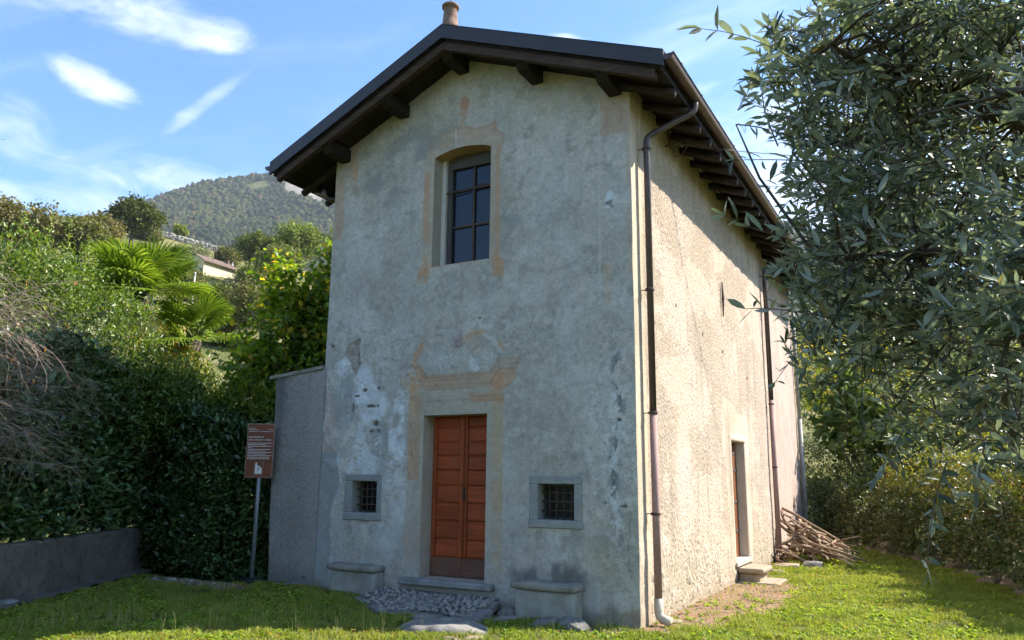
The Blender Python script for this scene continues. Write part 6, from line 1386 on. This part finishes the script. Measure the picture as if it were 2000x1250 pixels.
# fig tree
ft = empty('fig_tree', (6.3, 14.4, .2)); tag(ft, 'fig tree with large lobed leaves beside the chapel rear corner', 'tree'); rng = np.random.default_rng(98)
ells = [((6.0, 14.4, 3.0), (.9, .8, 1.1)), ((7.0, 13.9, 2.6), (.9, .8, .9)), ((5.5, 14.9, 4.2), (.8, .8, 1.0)), ((7.7, 13.2, 2.4), (.7, .7, .7)), ((6.5, 14.3, 3.9), (.8, .8, .8))]
lf, CC = leafy(ells, 1900, .17, .28, .95, (.050, .088, .030), (.125, .165, .058), rng, 'fig', None, 0, .45, .7, .1, None, .5, .25)
Leaves().add(*lf).build('crown', M_shrub, ft); limbs((6.3, 14.6, .1), [tuple(CC[i]) for i in rng.integers(0, len(CC), 16)], random.Random(8), .06, M_barkp, ft, 'branch', .12, (6.3, 14.5, 1.2))
def tall_tree(name, label, ells, n, pa, pb_, seed, base, L0=.07, L1=.13, extra=None, pe=0, group='trees behind the lawn', mat=None):
    return bush(name, label, ells, n, L0, L1, .5, pa, pb_, seed, mat or M_broad, 'diamond', extra, pe, .45, 'tree', group, 10, base, .1)
tall_tree('acacia_tree', 'yellow green tree glowing behind the chapel rear corner', [((5.4, 18.0, 5.0), (1.4, 1.3, 1.4)), ((6.6, 18.3, 5.6), (1.3, 1.3, 1.3)), ((5.9, 17.8, 3.9), (1.2, 1.0, 1.0))], 10000, (.20, .21, .03), (.40, .36, .06), 101, (5.9, 18.4, .2), .07, .12, (.42, .30, .05), .12)
tall_tree('background_tree', 'tall dense tree behind the yellow green one', [((6.2, 20.5, 6.4), (2.0, 1.6, 2.2)), ((8.0, 20.2, 5.2), (1.9, 1.6, 2.0)), ((4.6, 21, 5.6), (1.6, 1.5, 2.2))], 12000, (.06, .085, .022), (.16, .18, .05), 102, (6.4, 20.8, .2), .10, .18)
tall_tree('background_tree', 'leafy tree behind the olive branches on the lawn side', [((8.6, 15.2, 3.6), (1.5, 1.3, 1.8)), ((9.9, 14.2, 3.4), (1.3, 1.3, 1.6)), ((9.2, 15.4, 4.9), (1.3, 1.2, 1.2))], 12000, (.075, .105, .025), (.19, .215, .055), 103, (9.2, 15.0, .2), .08, .14, (.22, .2, .06), .06)
tall_tree('background_tree', 'sunlit bushy tree at the right edge behind the olive', [((10.4, 9.6, 2.5), (1.0, 1.0, 1.1)), ((10.8, 7.8, 2.4), (.9, 1.0, 1.0)), ((9.6, 11.4, 2.6), (1.1, 1.0, 1.2)), ((11.4, 10.6, 3.2), (1.2, 1.1, 1.3))], 15000, (.10, .125, .03), (.23, .24, .06), 104, (10.5, 9.6, .2), .06, .11, (.3, .24, .1), .05)

# ================================================================== olive tree reaching over the camera's right
ot = empty('olive_tree', (10.3, -4.6, .05)); tag(ot, 'olive tree whose near branches hang across the right side', 'tree')
ro = random.Random(41); rng = np.random.default_rng(42)
M_olive = leaf_mat('olive_leaf', .42, .26, .45, (.27, .30, .265), (1.2, 1.3, .6))
tc_ = Vector((10.3, -4.6, .0)); loc = Vector(ot.location)
fork = Vector((10.0, -4.8, 1.5)); MB().tube([tc_-loc, Vector((10.35, -4.7, .6))-loc, Vector((10.15, -4.65, 1.1))-loc, fork-loc], [.24, .19, .17, .15], 12).build('trunk', M_bark, ot, True)
# limbs: polylines in the tree's own space of the garden
LIMBS = [[fork, (9.3, -5.3, 2.3), (8.75, -5.75, 2.75), (8.25, -6.05, 2.95), (7.95, -6.45, 3.0)], [fork, (9.3, -5.0, 2.1), (8.7, -5.6, 2.35), (8.2, -6.0, 2.42), (7.85, -6.3, 2.38)], [fork, (9.4, -5.5, 1.95), (8.8, -6.0, 2.1), (8.35, -6.4, 2.15)],
         [fork, (9.2, -4.6, 2.5), (8.6, -4.9, 3.0), (8.1, -5.15, 3.2), (7.75, -5.4, 3.15)], [fork, (9.0, -4.7, 2.0), (8.4, -5.1, 2.35), (7.9, -5.5, 2.35)], [fork, (9.1, -4.6, 1.9), (8.5, -5.0, 2.0), (8.2, -5.5, 1.9)], [fork, (9.3, -4.3, 2.8), (8.9, -4.6, 3.5), (8.5, -4.9, 3.75)],
         [fork, (9.2, -5.7, 2.6), (8.7, -6.3, 2.75), (8.35, -6.55, 2.7)], [fork, (10.4, -4.2, 2.6), (10.6, -3.8, 3.6)], [fork, (10.6, -5.2, 2.4), (11.2, -5.6, 3.2)], [fork, (9.6, -3.9, 2.6), (9.3, -3.2, 3.4)]]
limb_pts = []
for lp in LIMBS:
    pts = [Vector(p) for p in lp]; sm_ = []
    for i in range(len(pts)-1):
        for k in range(5): q = k/5; sm_.append(pts[i].lerp(pts[i+1], q)+Vector((ro.uniform(-.015, .015), ro.uniform(-.015, .015), ro.uniform(-.015, .015)))*(i+k > 0))
    sm_.append(pts[-1]); n = len(sm_); MB().tube([p-loc for p in sm_], [.065*(1-.88*k/(n-1)) for k in range(n)], 7).build('branch', M_bark, ot, True); limb_pts += sm_[4:]
OE = [((8.18, -6.01, 2.98), (.30, .40, .26)), ((7.98, -6.30, 3.02), (.15, .30, .22)), ((7.90, -6.35, 2.55), (.12, .25, .22)), ((8.07, -6.1, 2.45), (.28, .4, .30)), ((8.38, -6.45, 2.50), (.24, .35, .36)), ((8.32, -6.6, 2.12), (.18, .3, .22)), ((7.99, -5.9, 2.22), (.22, .35, .20)),
      ((8.20, -6.05, 1.97), (.20, .35, .16)), ((7.90, -5.35, 2.45), (.24, .5, .32)), ((7.92, -5.3, 3.1), (.24, .45, .36)), ((8.42, -5.05, 3.6), (.5, .5, .5)), ((8.2, -4.85, 2.95), (.48, .5, .45)), ((8.35, -4.8, 2.15), (.45, .5, .30)), ((8.10, -5.6, 1.88), (.22, .35, .12)), ((8.40, -6.05, 1.80), (.12, .3, .10)),
      ((8.75, -5.6, 2.5), (.4, .5, .7)), ((9.4, -4.8, 2.9), (.8, .8, .9)), ((10.4, -4.3, 3.3), (1., 1., .9)), ((9.2, -3.7, 3.2), (.7, .7, .6)),
      ((8.30, -6.35, 3.12), (.35, .35, .22)), ((7.80, -6.45, 2.90), (.10, .22, .20)), ((7.78, -6.3, 2.35), (.08, .22, .22)), ((7.72, -5.5, 2.9), (.14, .4, .4)), ((7.72, -5.4, 2.35), (.14, .4, .3)), ((7.80, -6.1, 3.15), (.14, .3, .16)), ((8.05, -5.7, 3.5), (.28, .4, .3)), ((8.55, -5.9, 3.3), (.4, .4, .35)), ((8.1, -4.2, 2.9), (.5, .5, .6)), ((8.5, -4.0, 3.7), (.6, .5, .6)), ((7.85, -4.3, 3.6), (.35, .5, .5)), ((8.45, -4.0, 2.1), (.4, .5, .4))]
wts = np.array([85, 44, 32, 78, 72, 44, 46, 26, 80, 78, 110, 110, 72, 16, 10, 60, 50, 60, 40, 60, 26, 18, 40, 36, 26, 50, 55, 75, 75, 45, 60]); TW = MB(); OL = Leaves()
lpn = np.array([tuple(p) for p in limb_pts])
def twig(p0, p1, nl, sag=.0, Lf=(.033, .072), rad=.0023):
    p0, p1 = np.array(p0, float), np.array(p1, float); d = p1-p0; l_ = np.linalg.norm(d); mid = (p0+p1)/2+rng.normal(0, .05, 3)*l_+np.array([0, 0, .05*l_])
    tt = np.linspace(0, 1, 7)[:, None]; curve = (1-tt)**2*p0+2*tt*(1-tt)*mid+tt*tt*(p1-np.array([0, 0, sag])); TW.tube([Vector(q)-loc for q in curve], [rad*(1-.6*k/6) for k in range(7)], 4, False)
    k = max(2, nl//2); ts = np.linspace(.05, 1, k); P_ = []; D_ = []; phi = rng.uniform(0, 3.14); sz = rng.uniform(.75, 1.15)
    for j, t_ in enumerate(ts):
        q = (1-t_)**2*p0+2*t_*(1-t_)*mid+t_*t_*(p1-np.array([0, 0, sag])); tg = unit(2*(1-t_)*(mid-p0)+2*t_*(p1-mid)); a_ = unit(np.cross(tg, [.1, .2, 1])); b_ = np.cross(tg, a_); ph = phi+j*1.57
        for s_ in (1, -1):
            if rng.random() < .12: continue
            D_.append(unit(tg*.8+s_*(a_*math.cos(ph)+b_*math.sin(ph))*.8+rng.normal(0, .22, 3))); P_.append(q)
    D_.append(unit(p1-mid)); P_.append(p1-np.array([0, 0, sag]))
    P_ = np.array(P_); D_ = np.array(D_); n = len(P_); L_ = rng.uniform(*Lf, n)*sz; tone = rng.uniform(.75, 1.3)
    OL.add(*leaf_mesh(P_, D_, unit(rand_dir(n, rng)*.9+np.array([0, 0, .7])), L_, L_*rng.uniform(.21, .29, n), pal(rng, n, (.038, .056, .026), (.095, .115, .056), (.15, .125, .05), .06)*tone*np.array([.92, .92, 1.2]), 'lance', .14, rng.uniform(-.12, .34, (n, 1))))
away = np.array([-.80, -.45, .22])
for (c, r_), w_ in zip(OE, wts):
    c = np.array(c); r_ = np.array(r_)
    for i in range(int(w_)):
        # a leafy shoot: a thin stem out of the nearest limb that forks into two or three leafy twigs
        p1 = c+rand_dir(1, rng)[0]*r_*rng.random()**.42; dr = unit(away+rng.normal(0, .55, 3)*np.array([1, 1, .8])); l_ = rng.uniform(.18, .38); src = p1-dr*l_
        twig(src, p1, int(rng.integers(16, 28)))
        if rng.random() < .32:
            j = np.argsort(np.linalg.norm(lpn-src, axis=1))[int(rng.integers(0, 4))]; m_ = (lpn[j]+src)/2+rng.normal(0, .03, 3)
            TW.tube([Vector(lpn[j])-loc, Vector(m_)-loc, Vector(src)-loc], [.0065, .0045, .0024], 5, False)
# a few twigs that stand clear of the crown
for p0, p1, nl in [((7.95, -6.72, 2.76), (7.69, -6.96, 2.86), 16), ((7.92, -6.7, 2.72), (7.80, -6.80, 2.84), 12), ((7.95, -6.5, 2.60), (7.72, -6.80, 2.55), 16), ((7.90, -6.4, 2.16), (7.72, -6.75, 2.15), 18), ((7.88, -6.5, 2.12), (7.79, -6.78, 1.95), 16), ((8.15, -6.3, 1.75), (8.085, -6.55, 1.50), 30), ((8.25, -6.3, 1.82), (8.20, -6.52, 1.66), 26), ((8.05, -6.2, 1.85), (7.98, -6.4, 1.72), 24), ((7.9, -6.5, 2.35), (7.70, -6.85, 2.38), 16), ((7.97, -6.4, 2.05), (7.85, -6.7, 1.99), 14)]:
    twig(p0, p1, nl, .01)
OL.build('crown', M_olive, ot); o = TW.build('twigs', M_bark, ot, True); o['kind'] = 'stuff'
# ================================================================== lawn
rng = np.random.default_rng(201)
t = NT('grass_blade'); cc = t.attr('Col').outputs[0]
b = t.N('ShaderNodeBsdfPrincipled', {'Base Color': cc, 'Roughness': .55, 'Specular IOR Level': .3})
tr = t.N('ShaderNodeBsdfTranslucent', {'Color': t.mix(1.0, cc, (1.3, 1.3, .6, 1), 'MULTIPLY')})
t.surf(t.N('ShaderNodeMixShader', {0: .50, 1: b.outputs[0], 2: tr.outputs[0]}).outputs[0]); M_grass = t.m
def lawn_ok(x, y):
    ok = ~((x > -1.1) & (x < W+.03) & (y > -.02) & (y < 12.5))
    ok &= ~poly_mask(x, y, [(1.40, 0), (1.28, -.52), (2.0, -1.06), (3.30, -1.16), (3.16, 0)])
    ok &= ~((np.abs(x-5.3) < .38) & (np.abs(y-5.05) < .45))
    c, s_ = math.cos(.40), math.sin(.40); dx, dy = x-3.16, y+1.34; ok &= ~((np.abs(dx*c+dy*s_) < .52) & (np.abs(-dx*s_+dy*c) < .2))
    wx_ = np.interp(y, [-6.4, -3.55, -2.25, -.25, 1.0], [-.6, -1.85, -2.55, -3.6, -4.2]); ok &= x > wx_+.42
    wr_ = np.interp(y, [2.6, 4.6, 6.1, 8.3, 9.5, 11.6, 13.4, 14.6], [9.6, 9.15, 8.75, 8.1, 7.2, 6.05, 5.2, 4.6]); ok &= x < wr_+.05
    ok &= ~((x < -1.1) & (y > -.62))
    return ok
def scatter(n, x0, x1, y0, y1):
    x = rng.uniform(x0, x1, n); y = rng.uniform(y0, y1, n); k = lawn_ok(x, y); return x[k], y[k]
parts = [scatter(250000, -3.4, 5.6, -5.4, .1), scatter(230000, 4.9, 9.9, -.6, 7.0), scatter(70000, 4.9, 9.6, 7.0, 14.0), scatter(20000, 5, 10, -5, -.6)]
x = np.concatenate([p[0] for p in parts]); y = np.concatenate([p[1] for p in parts])
em = earth_mask(x, y); k = rng.random(len(x)) > em*.97; x, y = x[k], y[k]
n1g = fbm(x*1.3, y*1.3, 4, 211); n2g = fbm(x*5, y*5, 4, 215); k = rng.random(len(x)) < .05+1.9*sstep(.28, .70, n2g*.6+n1g*.4); x, y, n1g, n2g = x[k], y[k], n1g[k], n2g[k]
n = len(x); z = gz(x, y)-.004
h = rng.uniform(.022, .062, n)*(.45+1.3*sstep(.25, .8, n2g)); far = sstep(5, 12, y)
a = rng.uniform(0, 2*math.pi, n); lean = rng.uniform(.1, .75, n); w = rng.uniform(.0028, .0058, n)*(1+1.2*far)
dx, dy = np.cos(a), np.sin(a); px_, py_ = -dy, dx
base = np.stack([x, y, z], -1); side = np.stack([px_, py_, 0*x], -1)*w[:, None]
mid = base+np.stack([dx*lean*h*.35, dy*lean*h*.35, h*.6], -1); tip = base+np.stack([dx*lean*h, dy*lean*h, h*(1-.25*lean)], -1)
V = np.stack([base-side, base+side, mid+side*.75, mid-side*.75, tip], 1).reshape(-1, 3); o5 = (np.arange(n)*5)[:, None]
F4 = np.array([[0, 1, 2, 3]])+o5; F3 = np.array([[3, 2, 4]])+o5
cg = lerp((.165, .215, .034), (.36, .395, .075), np.clip(.65*n1g+.35*rng.random(n), 0, 1)); cg = lerp(cg, (.42, .36, .13), .8*(rng.random(n) < .08+.16*(n1g > .55))); cg = cg*(1+.3*(rng.random((n, 1))-.5))
g = npmesh('grass', V, [F4, F3], M_grass, None, False, np.repeat(cg, 5, 0)); tag(g, 'short green lawn grass round the chapel', 'grass', kind='stuff')
# broad-leaved weeds and clover in the lawn
parts = [scatter(15000, -3.2, 5.6, -5.2, .1), scatter(17000, 4.95, 9.8, -.4, 8.0), scatter(3000, 4.9, 9.4, 8.0, 13.5)]
x = np.concatenate([p[0] for p in parts]); y = np.concatenate([p[1] for p in parts]); nn = fbm(x*1.8, y*1.8, 4, 221); k = (rng.random(len(x)) < sstep(.38, .62, nn)) & (rng.random(len(x)) > .85*earth_mask(x, y)); x, y = x[k], y[k]; m_ = len(x)
rep = 5; x = np.repeat(x, rep)+rng.normal(0, .012, m_*rep); y = np.repeat(y, rep)+rng.normal(0, .012, m_*rep); n = len(x); a = rng.uniform(0, 6.28, n); el = rng.uniform(.15, .9, n)
D = np.stack([np.cos(a)*np.cos(el), np.sin(a)*np.cos(el), np.sin(el)], -1); L_ = np.repeat(rng.uniform(.022, .075, m_), rep)*rng.uniform(.7, 1.2, n)
wl_ = Leaves().add(*leaf_mesh(np.stack([x, y, gz(x, y)+.008], -1), D, unit(rand_dir(n, rng)*.3+np.array([0, 0, 1.])), L_, L_*.48, pal(rng, n, (.11, .18, .022), (.22, .29, .042), (.26, .22, .06), .04)))
o = wl_.build('weeds', M_grass, None, 'stuff'); tag(o, 'low broad-leaved weeds scattered through the lawn', 'weeds', kind='stuff')
# long pale grass stalks along the sunny edge
m = MB(); rr = random.Random(77); xs_ = []
for i in range(130):
    q = rr.random(); x_ = -.4+5.6*q+rr.gauss(0, .25); y_ = -4.0+4.1*q+rr.gauss(-.1, .28)
    if not lawn_ok(np.array([x_]), np.array([y_]))[0]: continue
    z_ = gz1(x_, y_); h_ = rr.uniform(.10, .27); l1, l2 = rr.uniform(-.05, .05), rr.uniform(-.05, .05); m.tube([(x_, y_, z_), (x_+l1*.4, y_+l2*.4, z_+h_*.6), (x_+l1, y_+l2, z_+h_)], [.0022, .0018, .0012], 3, False)
for i in range(60):
    x_, y_ = rr.uniform(3.2, 4.9), rr.uniform(-.75, -.12); z_ = gz1(x_, y_); h_ = rr.uniform(.07, .2); m.tube([(x_, y_, z_), (x_+rr.uniform(-.04, .04), y_+rr.uniform(-.04, .04), z_+h_)], [.0022, .0014], 3, False)
o = m.build('grass_stalks', simple('straw', (.30, .27, .10), (.48, .43, .20), 6, .8)); tag(o, 'tall thin straw-coloured grass stalks in front of the chapel', 'grass', kind='stuff')
# crumbs, fallen leaves and pebbles on the bare soil
n = 2600; x = rng.uniform(4.98, 6.4, n); y = rng.uniform(-.4, 8.5, n); k = rng.random(n) < earth_mask(x, y)*.9; x, y = x[k], y[k]
x2 = rng.uniform(-2.9, -.9, 900); y2 = rng.uniform(-1.0, -.45, 900); x3 = rng.uniform(3.2, 4.95, 500); y3 = rng.uniform(-.6, -.05, 500); x = np.concatenate([x, x2, x3]); y = np.concatenate([y, y2, y3]); n = len(x)
rad = rng.uniform(.004, .014, n); V, F, cv = crowns_mesh(np.stack([x, y, gz(x, y)+rad*.3], -1), rad, rad*.7, lerp((.16, .12, .085), (.42, .35, .27), rng.random(n)), .25, rng)
t = NT('grit'); t.bsdf(t.attr('Col').outputs[0], .95); o = npmesh('soil_crumbs', V, F, t.m, None, True, cv); tag(o, 'grit and small pebbles strewn on the bare soil by the walls', 'gravel', kind='stuff')

# fallen leaves
parts = [scatter(900, -3.2, 5.4, -5, -.1), scatter(700, 5.0, 9.4, -.4, 10)]
x = np.concatenate([p[0] for p in parts]); y = np.concatenate([p[1] for p in parts]); n = len(x); a = rng.uniform(0, 6.28, n); L_ = rng.uniform(.03, .08, n)
o = Leaves().add(*leaf_mesh(np.stack([x, y, gz(x, y)+rng.uniform(.012, .04, n)], -1), np.stack([np.cos(a), np.sin(a), rng.uniform(-.2, .4, n)], -1), unit(rand_dir(n, rng)*.5+np.array([0, 0, 1.])), L_, L_*.5, lerp((.20, .11, .045), (.40, .28, .11), rng.random(n)), 'oval')).build('fallen_leaves', M_grass, None, 'stuff'); tag(o, 'dry brown leaves fallen on the lawn', 'leaves', kind='stuff')
# ================================================================== the air: faint even haze over the valley
t = NT('haze_air'); t.l.new(t.N('ShaderNodeVolumePrincipled', {'Color': (.80, .88, 1.0, 1), 'Density': .00012, 'Anisotropy': .35}).outputs[0], t.out.inputs['Volume'])
m = MB().box(-2700, 2700, -2700, 2700, -3.5, 640); hz_ = m.build('haze', t.m); tag(hz_, 'thin blue haze over the valley and mountain', 'haze', kind='stuff')
